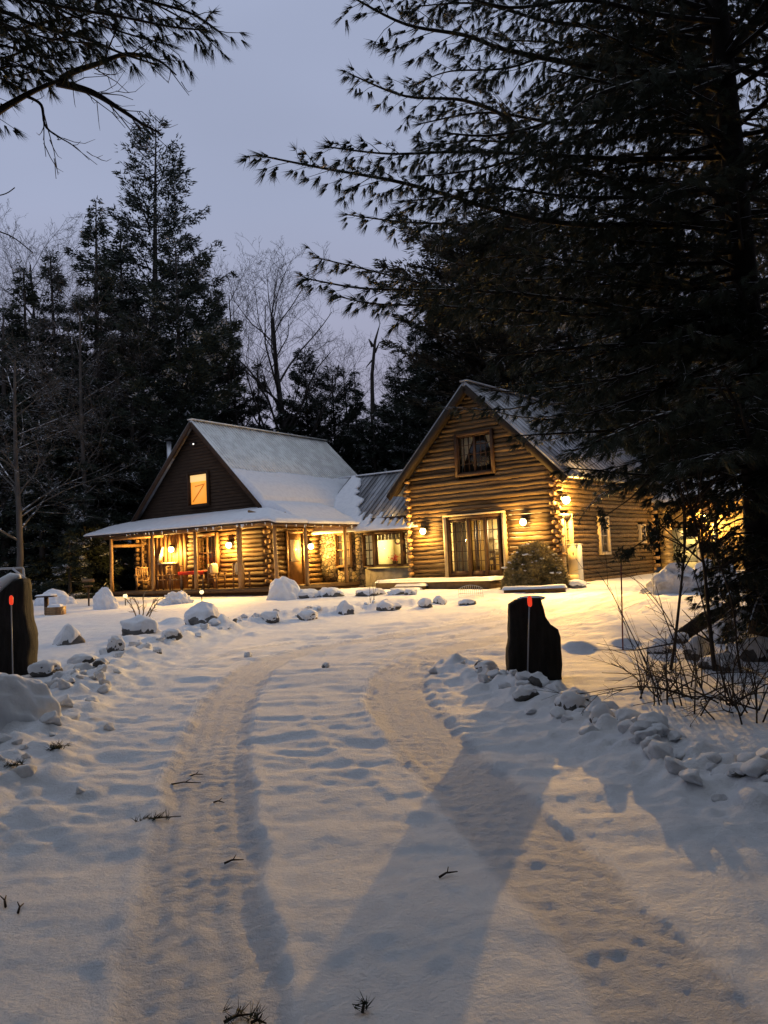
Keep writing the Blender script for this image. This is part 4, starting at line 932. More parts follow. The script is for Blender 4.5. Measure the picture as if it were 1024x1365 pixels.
# far wood, one mass; holds unseen trees added near the camera for shade
rs = np.random.RandomState(9); Vs = []; Fs = []; nv = 0
mbf, Vf, Ff = conifer_proto(31, 15, 3.0, 'spruce', 2600, .62); mbf2, Vf2, Ff2 = conifer_proto(32, 15, 3.4, 'pine', 1900, .62)
for ring in range(3):
    for k in range(46):
        a = -1.15+2.3*(k+rs.rand()*.7)/46; d = 58+ring*9+rs.rand()*6; x = d*math.sin(a); y = d*math.cos(a)
        px_ = 512+1050*math.tan(a) if abs(a) < 1.2 else 512
        hmax = 13.5 if 250 < px_ < 560 else 17
        if 320 < px_ < 560: hmax = 11.5
        s_ = hmax/15*rs.uniform(.75, 1.05)*(1+.08*ring); V0, F0 = ((Vf, Ff), (Vf2, Ff2))[rs.randint(2)]; c_, s__ = math.cos(k), math.sin(k)
        V1 = np.stack([V0[:, 0]*c_-V0[:, 1]*s__, V0[:, 0]*s__+V0[:, 1]*c_, V0[:, 2]], 1)*np.array([1.3, 1.3, s_])+np.array([x, y, .4]); Vs.append(V1); Fs.append(F0+nv); nv += len(V1)
for k in range(54):  # unseen trees behind and beside the camera, added to shade the foreground snow
    a = 1.2+3.9*k/53; d = 8+rs.rand()*9; x = d*math.sin(a); y = d*math.cos(a)-3
    if y > -5 and abs(x) < 9: continue
    V0, F0 = ((Vf, Ff), (Vf2, Ff2))[k % 2]; s_ = rs.uniform(.95, 1.3); V1 = V0*np.array([1.35, 1.35, s_])+np.array([x, y, 0]); Vs.append(V1); Fs.append(F0+nv); nv += len(V1)
for (x, y) in ((-8.2, -.2), (-8.8, -4), (-5.5, -7.5), (-2., -9.5), (2.5, -9), (6., -7), (7.6, -2.5), (9.6, 1.5), (-13., 3.5), (13, 6)):
    V0, F0 = ((Vf, Ff), (Vf2, Ff2))[int(abs(x*2)) % 2]; V1 = V0*np.array([1.7, 1.7, 1.25])+np.array([x, y, -.2]); Vs.append(V1); Fs.append(F0+nv); nv += len(V1)
o = mesh_np('forest', np.concatenate(Vs), np.concatenate(Fs), NEEDLEC); tag(o, 'dark evergreen wood behind the cabins, plus unseen trees added round the camera as shade', 'forest', kind='stuff')

# ------------------------------------------------------------------ near pines with drooping needle tufts
class Pine:
    def __init__(s, seed): s.rs = np.random.RandomState(seed); s.tr = MB(); s.br = MB(); s.P = []; s.D = []; s.L = []
    def tuft(s, p, d, l): s.P.append(p); s.D.append(d); s.L.append(l)
    def limb(s, pts, r0, tl=1.0, step=.125, start=.2, tuft=.17, bare=0., sub=.085, droop=.6, lift=0.):
        rs = s.rs; pts = np.array(smooth_line([np.array(p) for p in pts], 6)); n = len(pts); seg = np.linalg.norm(np.diff(pts, axis=0), axis=1); cum = np.concatenate([[0], np.cumsum(seg)]); Lt = cum[-1]
        s.br.tube(pts, r0*(1-.85*cum/Lt)+.003, 6); x = start*Lt; sd = 1
        while x < Lt:
            f = x/Lt; k = min(n-2, int(np.searchsorted(cum, x)-1)); p = pts[k]+(pts[k+1]-pts[k])*((x-cum[k])/max(seg[k], 1e-6)); T = (pts[k+1]-pts[k])/max(seg[k], 1e-6)
            side = np.cross(T, [0, 0, 1.]); side /= np.linalg.norm(side)+1e-9
            l = tl*(1-abs(f-.45)*.95)*rs.uniform(.55, 1.15)*(1 if f < .85 else .7)
            d = T*rs.uniform(.55, .95)+side*sd*rs.uniform(.5, .95)+np.array([0, 0, rs.normal(lift, .16)]); d /= np.linalg.norm(d)
            m = max(3, int(l/.16)+1); q = np.linspace(0, 1, m)[:, None]; tw = p+d*l*q+np.array([0, 0, -.12*l])*q**2+rs.randn(m, 3)*.018*q
            s.br.tube(tw, np.linspace(.004+.006*l, .003, m), 3, cap=False)
            if rs.rand() > bare:
                y = .12
                while y < l:
                    g = y/l; pp = p+d*y+np.array([0, 0, -.12*l*g*g]); s2 = np.cross(d, [0, 0, 1.]); dd = d*.55+s2*rs.choice([-1, 1])*rs.uniform(.2, .8)+np.array([0, 0, -droop*rs.uniform(.5, 1.4)])
                    p2 = pp+dd/np.linalg.norm(dd)*rs.uniform(.02, .10); s.tuft(p2, dd, tuft*rs.uniform(.7, 1.15)); y += sub*rs.uniform(.7, 1.3)
                s.tuft(tw[-1], d+np.array([0, 0, -droop*.4]), tuft)
            else:
                for _ in range(int(l/.14)):
                    g = rs.rand(); pp = p+d*l*g; d2 = d*.8+rs.randn(3)*.55; d2[2] -= .35; d2 /= np.linalg.norm(d2); l2 = rs.uniform(.2, .5)*min(1, l*1.5); cv = np.array([0, 0, rs.uniform(.25, .6)])*l2
                    s.br.tube([pp, pp+d2*l2*.33+cv*.02, pp+d2*l2*.66+cv*.25, pp+d2*l2+cv], [.005, .004, .003, .0015], 3, cap=False)
            x += step*rs.uniform(.7, 1.3); sd = -sd
        if rs.rand() > bare: s.tuft(pts[-1], pts[-1]-pts[-2], tuft*1.2)
    def finish(s, root, nper=15, width=.0075, spread=.26, m=NEEDLE, bark=BARK):
        o = np.array(root.location)
        s.tr.v = [v-o for v in s.tr.v]; s.tr.build('trunk', bark, root, True)
        s.br.v = [v-o for v in s.br.v]; s.br.build('branches', bark, root, False)
        if s.P:
            V, Fa = tufts_mesh(np.array(s.P)-o, np.array(s.D), np.array(s.L), nper, width, spread, 3, .12); mesh_np('needles', V, Fa, m, root)
        print(root.name, 'tufts', len(s.P))
def proj(X):
    v = np.array(X)-EYE; d = v@FWD
    if d < .3: return (None, None)
    return 512+F*(v@RIGHT)/d, 682.5-F*(v@UP)/d
def limit(py):
    """left limit (photo px) of the random boughs"""
    pts = [(-400, 560), (0, 570), (60, 600), (200, 600), (300, 585), (420, 585), (440, 595), (490, 605), (520, 630), (560, 665), (620, 740), (660, 850), (700, 945), (760, 955), (900, 940), (1400, 1150)]
    return float(np.interp(py, [p[0] for p in pts], [p[1] for p in pts]))
def ok_len(base, tip):
    for k in range(12):
        t = base+(tip-base)*(1-k*.08); px, py = proj(t)
        if px is None or px > limit(py) or px < -900: return t
    return None
# the big pine on the right
def px3(lst): return [at(*q) for q in lst]
T1 = np.array([5.02, 10.6, 0]); T1[2] = gz(T1[0], T1[1])
pn = empty('pine_tree', T1, 0, 'big dark pine nearest the camera on the right, long drooping boughs reaching over the drive', 'tree', 'near pines framing the view')
p = Pine(21); zt = np.linspace(-.1, 15, 14); p.tr.tube(np.stack([T1[0]+.02*zt*0+.06*np.sin(zt*.4), T1[1]+.0*zt, T1[2]+zt], 1), np.linspace(.24, .05, 14), 12)
tX = lambda z: (T1[0]+.06*math.sin(z*.4), T1[1], T1[2]+z)
def near(px, py, d=10.55): return (px, py, d)
NAMED = [
 ([(990, 470, 10.6), (920, 500, 10.2), (850, 530, 9.9), (780, 552, 9.7), (720, 560, 9.6)], .03, .75),
 ([(990, 500, 10.6), (930, 540, 10), (870, 570, 9.7), (810, 590, 9.5), (762, 600, 9.4)], .03, .7),
 ([(990, 480, 10.6), (930, 500, 11), (860, 520, 11.2), (790, 535, 11.4), (735, 538, 11.5)], .03, .75),
 ([(990, 540, 10.6), (940, 570, 10.2), (890, 600, 10), (840, 618, 9.8), (795, 628, 9.7)], .025, .6),
 ([(990, 560, 10.6), (950, 585, 11), (900, 612, 11.2), (850, 632, 11.4), (815, 645, 11.5)], .025, .6),
 ([(990, 440, 10.6), (920, 470, 9.9), (840, 500, 9.6), (760, 515, 9.4), (690, 522, 9.3), (650, 520, 9.3)], .03, .75),
 ([(960, 250, 10.6), (860, 262, 10), (760, 262, 9.7), (660, 250, 9.5), (600, 262, 9.4), (540, 268, 9.3)], .035, .8),
 ([(970, 180, 10.6), (880, 175, 10.9), (790, 190, 11.1), (700, 190, 11.3), (620, 188, 11.4), (560, 200, 11.5)], .035, .85),
 ([(970, 30, 10.6), (880, 20, 10), (780, 0, 9.7), (680, 10, 9.5), (600, -10, 9.4), (520, -20, 9.3)], .04, .9),
 ([(970, 110, 10.6), (870, 70, 11), (770, 60, 11.3), (680, 90, 11.5), (600, 95, 11.7), (560, 110, 11.8)], .035, .85),
 ([(975, 350, 10.6), (880, 352, 10.1), (780, 350, 9.8), (700, 340, 9.6), (640, 345, 9.5)], .035, .9),
 ([(975, 390, 10.6), (880, 372, 11), (780, 370, 11.3), (700, 372, 11.5), (640, 362, 11.7), (600, 350, 11.8)], .035, .9),
 ([(965, 298, 10.6), (850, 300, 10.4), (760, 298, 10.2), (680, 285, 10.0), (590, 258, 9.8), (520, 240, 9.6), (430, 224, 9.4), (350, 208, 9.2)], .050, 1.0),
 ([(960, 300, 10.6), (900, 281, 10.7), (845, 258, 10.9), (800, 234, 11.0), (735, 214, 11.1), (680, 160, 11.3), (620, 134, 11.4), (540, 128, 11.5), (472, 101, 11.6)], .055, .95),
 ([(962, 120, 10.6), (900, 100, 10.3), (830, 95, 10.1), (755, 83, 9.9), (670, 65, 9.7), (620, 47, 9.5), (540, 32, 9.4), (466, -6, 9.2)], .055, 1.0),
 ([(985, 420, 10.6), (900, 410, 11), (800, 400, 11.2), (700, 396, 11.3), (630, 391, 11.4), (580, 382, 11.5), (500, 362, 11.6), (424, 344, 11.7)], .04, .75),
 ([(985, 440, 10.6), (880, 420, 10.2), (760, 400, 9.9), (640, 388, 9.7), (560, 386, 9.5), (480, 384, 9.4), (412, 372, 9.3)], .04, .7),
 ([(980, 430, 10.6), (860, 425, 10), (700, 415, 9.6), (580, 408, 9.4), (500, 405, 9.3), (455, 396, 9.3)], .035, .6),
 ([(985, 330, 10.6), (860, 325, 10.8), (740, 310, 11), (640, 300, 11.1), (540, 296, 11.2), (463, 286, 11.3)], .04, .75),
 ([(960, 210, 10.6), (840, 212, 10.2), (720, 206, 9.9), (620, 202, 9.8), (520, 205, 9.7), (438, 196, 9.6)], .04, .8),
 ([(975, 90, 10.6), (940, 95, 9.8), (880, 103, 9.2), (800, 125, 8.8), (740, 160, 8.6), (660, 180, 8.5), (600, 178, 8.4)], .05, .8),
 ([(975, 100, 10.6), (900, 130, 10), (810, 165, 9.6), (720, 200, 9.4), (640, 225, 9.3), (560, 235, 9.2)], .04, .8),
 ([(965, 20, 10.6), (860, -10, 10.4), (740, -30, 10.2), (620, -30, 10), (540, -50, 9.9)], .05, .95),
 ([(965, 60, 10.6), (860, 40, 11), (740, 30, 11.2), (640, 5, 11.4), (560, 8, 11.6)], .045, .9),
 ([(965, 150, 10.6), (880, 150, 11.2), (760, 165, 11.6), (650, 150, 11.8), (560, 165, 12)], .045, .9)]
for q, r, tl in NAMED: p.limb(px3(q), r, tl)
rs = p.rs
for i in range(170):
    h = 2.2+12*rs.rand()**.9; az = rs.rand()*6.283
    if 2.2 < h < 5.5 and rs.rand() < .5: az = rs.uniform(2.6, 4.6)
    Lb = rs.uniform(2.0, 4.6)*(1-.45*h/15); base = np.array(tX(h)); tip = base+np.array([math.cos(az), math.sin(az), rs.uniform(-.12, .16)])*Lb
    tip = ok_len(base, tip)
    if tip is None or np.linalg.norm(tip-base) < .5 or tip[1] < 3.: continue
    mid = (base+tip)/2+np.array([0, 0, .12*Lb*rs.uniform(-.5, 1)]); low = h < 5
    p.limb([base, (base*2+mid)/3, mid, tip], .022+.006*Lb, .8, step=.14 if not low else .18, bare=.0 if not low else .15)
for i in range(110):   # low boughs near the trunk foot, hiding the right edge
    h = rs.uniform(.7, 5.0); az = rs.uniform(1.7, 6.0); Lb = rs.uniform(.7, 2.2); base = np.array(tX(h)); tip = base+np.array([math.cos(az)*Lb, math.sin(az)*Lb, -.18*Lb+rs.randn()*.1]); tip = ok_len(base, tip)
    if tip is None: continue
    p.limb([base, (base+tip)/2+np.array([0, 0, .05]), tip], .018, .6, step=.13, start=.1, tuft=.13)
p.finish(pn, nper=24, width=.0095, spread=.24)
# its neighbour a little further back
T2 = np.array([7.0, 13.6, 0]); T2[2] = gz(T2[0], T2[1])
pn = empty('pine_tree', T2, 0, 'second dark pine trunk just behind the big near pine on the right', 'tree', 'near pines framing the view')
p = Pine(22); rs = p.rs; p.tr.tube(np.stack([T2[0]-.115*zt, T2[1]+0*zt, T2[2]+zt*1.15], 1), np.linspace(.26, .06, 14), 12)
tX2 = lambda z: np.array([T2[0]-.1*z, T2[1], T2[2]+z])
for q, r, tl in [([(965, 450, 13.6), (900, 470, 13), (840, 498, 12.5), (780, 505, 12.2), (700, 512, 12), (640, 520, 11.8)], .035, .6),
 ([(980, 380, 13.6), (900, 405, 14), (800, 420, 14.2), (700, 435, 14.5), (640, 430, 14.5)], .035, .6),
 ([(985, 500, 13.6), (900, 505, 13), (800, 515, 12.6), (735, 530, 12.4), (680, 545, 12.2), (590, 545, 12)], .03, .45)]: p.limb(px3(q), r, tl, bare=.45)
for i in range(100):
    h = 3.4+13*rs.rand(); az = rs.rand()*6.283 if rs.rand() < .5 else rs.uniform(2.4, 4.2); Lb = rs.uniform(2.0, 5.0)*(1-.4*h/17); base = tX2(h); tip = base+np.array([math.cos(az), math.sin(az), rs.uniform(-.15, .14)])*Lb; tip = ok_len(base, tip)
    if tip is None or np.linalg.norm(tip-base) < .5: continue
    low = h < 6.5; p.limb([base, (base+tip)/2+np.array([0, 0, .1*Lb*rs.uniform(-.5, 1)]), tip], .02+.006*Lb, .8, step=.2, bare=.15 if not low else .45)
for i in range(26):
    h = 6+10*rs.rand(); az = rs.uniform(-1.2, 1.6); base = tX2(h); tip = base+np.array([math.cos(az), math.sin(az), rs.uniform(-.1, .15)])*rs.uniform(1.5, 3.2)
    p.limb([base, (base+tip)/2, tip], .03, .8, step=.16)
p.finish(pn, nper=18, width=.012)
# a third, in the yard beside the lamp
T3 = np.array([9.9, 20.6, 0]); T3[2] = gz(T3[0], T3[1])
pn = empty('pine_tree', T3, 0, 'yard pine whose boughs hang in front of the right cabin roof and the corner lamp', 'tree', 'near pines framing the view')
p = Pine(23); rs = p.rs; p.tr.tube(np.stack([T3[0]+0*zt, T3[1]+0*zt, T3[2]+zt*1.0], 1), np.linspace(.24, .06, 14), 12); tX3 = lambda z: np.array([T3[0], T3[1], T3[2]+z])
for q, r in [([(985, 610, 20.6), (920, 625, 20.5), (860, 640, 20.5), (800, 648, 20.6), (762, 640, 20.8)], .035), ([(985, 580, 20.6), (900, 590, 20.9), (830, 600, 21.2), (770, 612, 21.6), (735, 612, 22)], .035),
 ([(985, 520, 20.6), (880, 560, 20.2), (800, 575, 20), (740, 560, 20), (690, 555, 20), (640, 545, 20), (590, 543, 20)], .04), ([(985, 500, 20.6), (880, 530, 20.6), (800, 560, 20.8), (740, 585, 21), (700, 585, 21.2)], .035),
 ([(985, 640, 20.6), (930, 660, 20.6), (890, 655, 20.3), (850, 645, 20), (800, 660, 20), (775, 690, 20)], .03), ([(985, 560, 20.6), (900, 575, 20.3), (830, 590, 20), (790, 600, 20)], .03),
 ([(985, 620, 20.6), (930, 615, 21), (880, 620, 21.4), (830, 632, 21.8), (800, 650, 22)], .03), ([(985, 600, 20.6), (900, 615, 22), (840, 628, 23), (790, 635, 24), (742, 628, 24.6)], .03), ([(985, 590, 20.6), (900, 612, 22), (850, 640, 23), (800, 665, 24), (765, 690, 24.6)], .025)]: p.limb(px3(q), r, .6, step=.17, tuft=.16, sub=.13, bare=.45)
for i in range(60):
    h = 4.+11*rs.rand(); az = rs.rand()*6.283 if rs.rand() < .4 else rs.uniform(2.5, 4.4); Lb = rs.uniform(2.0, 5.0)*(1-.4*h/16); base = tX3(h); tip = base+np.array([math.cos(az), math.sin(az), rs.uniform(-.12, .16)])*Lb; tip = ok_len(base, tip)
    if tip is None or np.linalg.norm(tip-base) < .6: continue
    p.limb([base, (base+tip)/2+np.array([0, 0, .1*Lb*rs.uniform(-.5, 1)]), tip], .02+.006*Lb, .9, step=.24, tuft=.2, sub=.15, bare=.2)
p.finish(pn, nper=11, width=.013, spread=.3)
# the pine out of frame on the left whose boughs hang in at the top
T0 = np.array([-5.6, 6.6, 0]); T0[2] = gz(T0[0], T0[1])
pn = empty('pine_tree', T0, 0, 'pine at the upper left corner with needle sprays and bare curling twigs against the sky', 'tree', 'near pines framing the view')
p = Pine(24); rs = p.rs; p.tr.tube(np.stack([T0[0]+0*zt, T0[1]+0*zt, T0[2]+zt*.9], 1), np.linspace(.28, .06, 14), 12); tX0 = lambda z: np.array([T0[0], T0[1], T0[2]+z])
p.limb([tX0(4.6)]+px3([(-80, 200, 6.8), (0, 147, 6.9), (48, 120, 7.0), (85, 105, 7.1)]), .085, .1, start=.99)
p.limb(px3([(75, 110, 7.1), (120, 122, 7.2), (155, 142, 7.25), (190, 165, 7.3), (214, 178, 7.35)]), .035, .75, step=.12, bare=1., start=.1)
p.limb(px3([(80, 106, 7.1), (100, 95, 7.1), (130, 85, 7.15), (170, 72, 7.2), (210, 80, 7.3), (235, 100, 7.3)]), .028, .7, step=.14, bare=.9, start=.15)
p.limb(px3([(35, 128, 7.0), (55, 140, 6.9), (62, 170, 6.9), (95, 192, 6.8)]), .014, .5, step=.12, bare=1., start=.2)
p.limb([tX0(5.4)]+px3([(-60, 20, 6.7), (0, 15, 6.8), (50, 35, 6.9), (110, 50, 7), (165, 72, 7.1), (205, 85, 7.2)]), .035, .5, step=.14, start=.3, bare=.35)
p.limb([tX0(5.8)]+px3([(-60, -60, 6.7), (30, -45, 6.8), (110, -20, 6.9), (200, 2, 7), (255, 18, 7.1), (292, 42, 7.2)]), .04, .75, step=.10, start=.2, sub=.08, tuft=.14)
p.limb([tX0(5.6)]+px3([(-60, -20, 6.4), (20, -5, 6.4), (90, 10, 6.5), (160, 22, 6.6), (225, 35, 6.7), (270, 40, 6.7)]), .03, .6, step=.10, start=.25, sub=.08, tuft=.14)
p.limb([tX0(5.2)]+px3([(-60, 60, 6.5), (0, 60, 6.6), (40, 72, 6.7), (80, 80, 6.8)]), .03, .6, step=.09, start=.2, sub=.08, tuft=.14)
p.limb([tX0(5.0)]+px3([(-50, 95, 6.8), (-10, 90, 6.9), (20, 100, 7), (45, 95, 7)]), .025, .5, step=.09, start=.2, sub=.08, tuft=.14)
p.limb([tX0(5.1)]+px3([(-50, 30, 7.2), (10, 40, 7.2), (60, 30, 7.3), (110, 20, 7.3), (150, 10, 7.3)]), .03, .7, step=.09, start=.25, sub=.08, tuft=.14)
for q in ([(-60, -30, 6.9), (30, -12, 6.9), (100, 22, 7), (170, 45, 7.1), (225, 60, 7.1)], [(-60, 10, 6.3), (0, 30, 6.3), (60, 50, 6.4), (120, 58, 6.5)], [(-60, -80, 7.1), (60, -50, 7.2), (150, -20, 7.3), (235, 20, 7.4), (275, 48, 7.4)], [(-60, 70, 6.9), (0, 78, 7), (50, 60, 7), (100, 45, 7.1)], [(-60, 110, 6.6), (-20, 95, 6.7), (25, 88, 6.8), (60, 95, 6.9)], [(-60, -120, 6.5), (60, -80, 6.5), (140, -50, 6.6), (210, -20, 6.7)]):
    p.limb([tX0(5.3)]+px3(q), .025, .7, step=.085, start=.2, sub=.075, tuft=.15)
p.limb([tX0(3.4)]+px3([(-60, 290, 7.), (0, 309, 7), (20, 318, 7), (44, 337, 7)]), .014, .25, step=.3, start=.6, bare=1.)
p.limb([tX0(3.8)]+px3([(-60, 270, 7.), (-10, 262, 7), (8, 258, 7), (20, 250, 7)]), .010, .2, step=.3, start=.7, bare=1.)
for i in range(40):
    h = 3.5+9.5*rs.rand(); az = rs.rand()*6.283; Lb = rs.uniform(1.5, 3.6); base = tX0(h); tip = base+np.array([math.cos(az), math.sin(az), rs.uniform(-.1, .2)])*Lb
    a_ = proj(tip)
    if a_[0] is not None and a_[0] > -260 and a_[1] > -60: continue
    if tip[1] > 1 and h < 6.5: continue
    if a_[0] is not None and a_[0] > 330: continue
    if tip[1] < 2.5 and h < 6: continue
    p.limb([base, (base+tip)/2+np.array([0, 0, .1]), tip], .03, .8, step=.16)
p.finish(pn, nper=26, width=.006, spread=.2)

# ------------------------------------------------------------------ standing slabs with reflector stakes
def slab(name, outline, depth, thick, label, group, seed, snowcap=None):
    P3 = [at(x, y, depth) for x, y in outline]; c = np.mean(P3, 0); g = gz(c[0], depth)
    root = empty(name, (c[0], depth, g), 0, label, 'standing slab', group)
    # densify the outline
    pts = []
    for a, b in zip(P3, P3[1:]+P3[:1]):
        n = max(1, int(np.linalg.norm(b-a)/.05))
        for k in range(n): pts.append(a+(b-a)*k/n)
    pts = np.array(pts); n = len(pts); rings = []; rs_ = np.random.RandomState(seed)
    for k, (s_, y_) in enumerate(((0, 0), (.55, 0), (.90, .01), (1, .05), (1.0, .3), (.99, .6), (.96, .9), (.7, 1), (0, 1))):
        q = pts.copy(); q[:, 0] = c[0]+(q[:, 0]-c[0])*s_; q[:, 2] = c[2]+(q[:, 2]-c[2])*(s_ if s_ < .8 else (s_+1)/2)
        q[:, 1] = depth+thick*y_; nz = n3(q, 5, seed); nz2 = n3(q, 16, seed+4); q[:, 1] += (nz*.05+nz2*.02)*(1 if y_ < .5 else -1); q[:, 0] += n3(q[:, [2, 1, 0]], 6, seed+9)*.025*min(1, s_*1.1)
        rings.append(q)
    V = np.concatenate(rings)-np.array([c[0], depth, g]); i = np.arange(len(rings)-1)[:, None]*n; j = np.arange(n)[None, :]; j2 = (j+1) % n
    Q = np.stack([i+j, i+j2, i+n+j2, i+n+j], -1).reshape(-1, 4); mesh_np('slab', V, Q, SLAB, root, True)
    return root
s1 = slab('standing_stone', [(681, 925), (677, 868), (681, 852), (680, 822), (682, 806), (691, 800), (700, 797), (721, 797), (725, 808), (727, 823), (733, 832), (744, 839), (748, 850), (749, 880), (753, 925)], 9.2, .30,
          'dark upright notched slab right of the drive with a red reflector stake before it', 'rough dark slabs flanking the drive', 1)
mb = MB(); b1 = at(706, 798, 9.32)-np.array(s1.location); V, Fa = ICO2; mb.addq(V*np.array([.17, .13, .035])+b1+np.array([.02, .02, .0]), Fa); mb.build('snow_cap', SNOWS, s1, True)
s2 = slab('standing_stone', [(-75, 925), (-80, 845), (-60, 826), (-30, 806), (0, 788), (18, 773), (27, 771), (30, 780), (33, 820), (38, 848), (37, 875), (39, 925)], 10.5, .34,
          'dark upright slab with a slanted snowy top at the left edge of the picture', 'rough dark slabs flanking the drive', 2)
mb = MB(); a_ = np.array(s2.location); cap = [at(-80, 843, 10.65)-a_, at(-30, 804, 10.65)-a_, at(18, 771, 10.65)-a_, at(27, 768, 10.65)-a_]
mb.tube([cap[0], cap[1], (cap[1]+cap[2])/2, cap[2], cap[3]], [.10, .13, .125, .09, .03], 12); mb.build('snow_cap', SNOWS, s2, True)
def stake(px, ybase, ytop, depth, m, refl, label, lean=0, r=.008, topx=None):
    b_ = at(px, ybase, depth); t_ = at(topx or px, ytop, depth); g = gz(b_[0], depth); root = empty('reflector_stake', (b_[0], depth, g-.05), 0, label, 'stake', 'driveway marker stakes'); o_ = np.array(root.location)
    mb = MB(); mb.tube([np.array([0, 0, 0]), t_-o_], r, 8); mb.build('rod', m, root, True)
    if refl:
        w_ = .026; mb = MB(); p_ = t_-o_; V, Fa = ICO2
        V2 = V.copy(); V2 = np.sign(V2)*np.abs(V2)**.7; mb.addq(V2*np.array([w_, .012, .062])+p_-np.array([0, 0, .04]), Fa); mb.build('reflector', RED, root, True)
    return root
stake(702, 897, 797, 9.02, STAKE, True, 'grey marker stake with a red reflector in front of the notched slab', topx=706)
stake(17, 880, 796, 10.2, STAKE, True, 'grey marker stake with a glowing red reflector before the left slab', topx=15)
stake(830, 862, 752, 11.6, STAKER, False, 'thin plain dark marker stake coloured as red-lit, standing alone right of the notched slab', topx=828, r=.011)

# ------------------------------------------------------------------ rocks with snow caps
def rock(px, py, w, h, label, seed, cap=True, group='snow-capped rocks along the drive and garden', depth=None, pointy=0., material=ROCK, sink=.52, capth=.30, flats=9, name='rock'):
    g = gpt(px, py); d = depth or g[1]; X = at(px, py, d)[0]; sx = w/F*d/2; sz = h/F*d/(2-sink*1.0)*1.05; sy = sx*.8
    V, Fa = ICO3; rs_ = np.random.RandomState(seed); V = V.copy(); 
    for _ in range(flats):   # knock flats off it
        nrm = rs_.randn(3); nrm /= np.linalg.norm(nrm); dd = rs_.uniform(.68, .92); q = V@nrm; V = V-np.outer(np.maximum(q-dd, 0), nrm)
    w *= .9; sx *= .92; sz *= .82
    V *= (1+.26*n3(V, 1.6, seed)+.12*n3(V, 4, seed+3)+.04*n3(V, 10, seed+5))[:, None]
    if pointy: V[:, :2] *= (1-pointy*np.clip(V[:, 2:3], -0.2, 1))
    V = V*np.array([sx, sy, sz]); z0 = gz(X, d)
    root = mesh_np(name, V, Fa, material, None, True, loc=(X, d, z0+sz*(1-sink*1.4))); root.rotation_euler.z = 0
    tag(root, label, 'rock', group)
    if cap:
        nz = V/np.array([sx, sy, sz]); up = nz[:, 2]/np.linalg.norm(nz, axis=1); t_ = sstep(-.12, .38, up+.5*n3(nz, 2.6, seed+8)+.25*nz[:, 0]*(1 if seed % 2 else -1)); 
        C = V*1.0+np.outer(t_-.35, [0, 0, 1])*capth*sz; C[:, :2] *= (1+.06*t_[:, None]); keep = (t_[Fa] > .05).all(1); F2 = Fa[keep]
        used = np.unique(F2); mp_ = -np.ones(len(C), int); mp_[used] = np.arange(len(used))
        if len(F2): mesh_np('snow_cap', C[used], mp_[F2], SNOWS, root, True)
    return root
R_ = [
 (92, 866, 40, 30, 'pointed rock with a dark edge right of the left slab', 2, dict(pointy=.55)),
 (185, 852, 54, 28, 'flat snowy rock beneath the bare twiggy shrub', 3, {}),
 (275, 836, 56, 32, 'square block of rock with a dark underside left of the lawn', 4, dict(capth=.25)),
 (155, 880, 26, 24, 'round rock with a dark hollow, third from the left slab', 5, {}),
 (110, 893, 40, 18, 'low flat rock with dark gaps on the bank below the pointed rock', 6, {}),
 (136, 905, 20, 14, 'small dark-sided rock in the middle of the left bank', 7, dict(capth=.2)),
 (62, 912, 46, 22, 'wide low rock on the bank beside the buried boulder', 8, {}),
 (92, 928, 18, 12, 'small dark rock at the foot of the left bank', 9, dict(capth=.15)),
 (361, 827, 26, 15, 'small dark rock at the bend, left of the oval one', 10, {}),
 (410, 822, 32, 16, 'oval snowy rock left of the upright pointed rock', 11, {}),
 (461, 814, 32, 24, 'upright pointed grey rock at the edge of the lawn', 12, dict(pointy=.5, capth=.15)),
 (517, 809, 34, 17, 'rounded rock with a dark face right of the thin reeds', 13, {}),
 (568, 806, 22, 14, 'small rock below the snowy steps, left of a pair', 14, {}),
 (586, 801, 20, 12, 'small rock below the snowy steps, right of a pair', 15, {}),
 (622, 803, 26, 10, 'flat buried rock under the little wire fence', 16, {}),
 (434, 888, 11, 9, 'tiny lone stone in the middle of the drive', 17, dict(capth=.2)),
 (408, 795, 40, 15, 'flat mound of rock at the foot of the porch door', 19, {}),
 (442, 793, 40, 15, 'flat garden rock before the stone wall', 20, {}),
 (492, 792, 44, 12, 'long low garden rock under the triple window', 21, {}),
 (530, 791, 28, 10, 'low garden rock at the left end of the deck', 22, {}),
 (548, 791, 20, 9, 'smallest garden rock at the left end of the deck', 23, {}),
 (640, 778, 34, 15, 'round snow mound rock in front of the sliding doors', 24, dict(capth=.5)),
 (768, 780, 30, 12, 'low snowy rock right of the leafy shrub', 25, {}),
 (990, 1056, 38, 18, 'flat black-sided rock half buried on the right bank', 26, dict(capth=.2)),
 (330, 872, 14, 10, 'small round rock at the edge of the left track', 27, {}),
 (228, 862, 30, 16, 'low rock on the bank left of the square block', 28, {}),
 (210, 875, 16, 10, 'small rock low on the bank under the twiggy shrub', 29, {}),
 (700, 935, 34, 20, 'dark broken lump just below the notched slab', 30, dict(capth=.1)),
 (760, 952, 44, 24, 'first rounded lump on the bank below the notched slab', 31, dict(capth=.5)),
 (806, 975, 36, 26, 'tallest cone of snow-covered rock on the right bank', 32, dict(capth=.4, pointy=.2)),
 (838, 980, 40, 24, 'rounded lump beside the tallest cone on the right bank', 33, dict(capth=.5)),
 (872, 990, 44, 26, 'last big rounded lump low on the right bank', 34, dict(capth=.5)),
 (650, 898, 30, 14, 'small clod of snow and rock left of the notched slab', 35, dict(capth=.4)),
]
for q in R_: rock(*q[:6], **q[6])
G3 = 'rocks of the pile under the near pine'
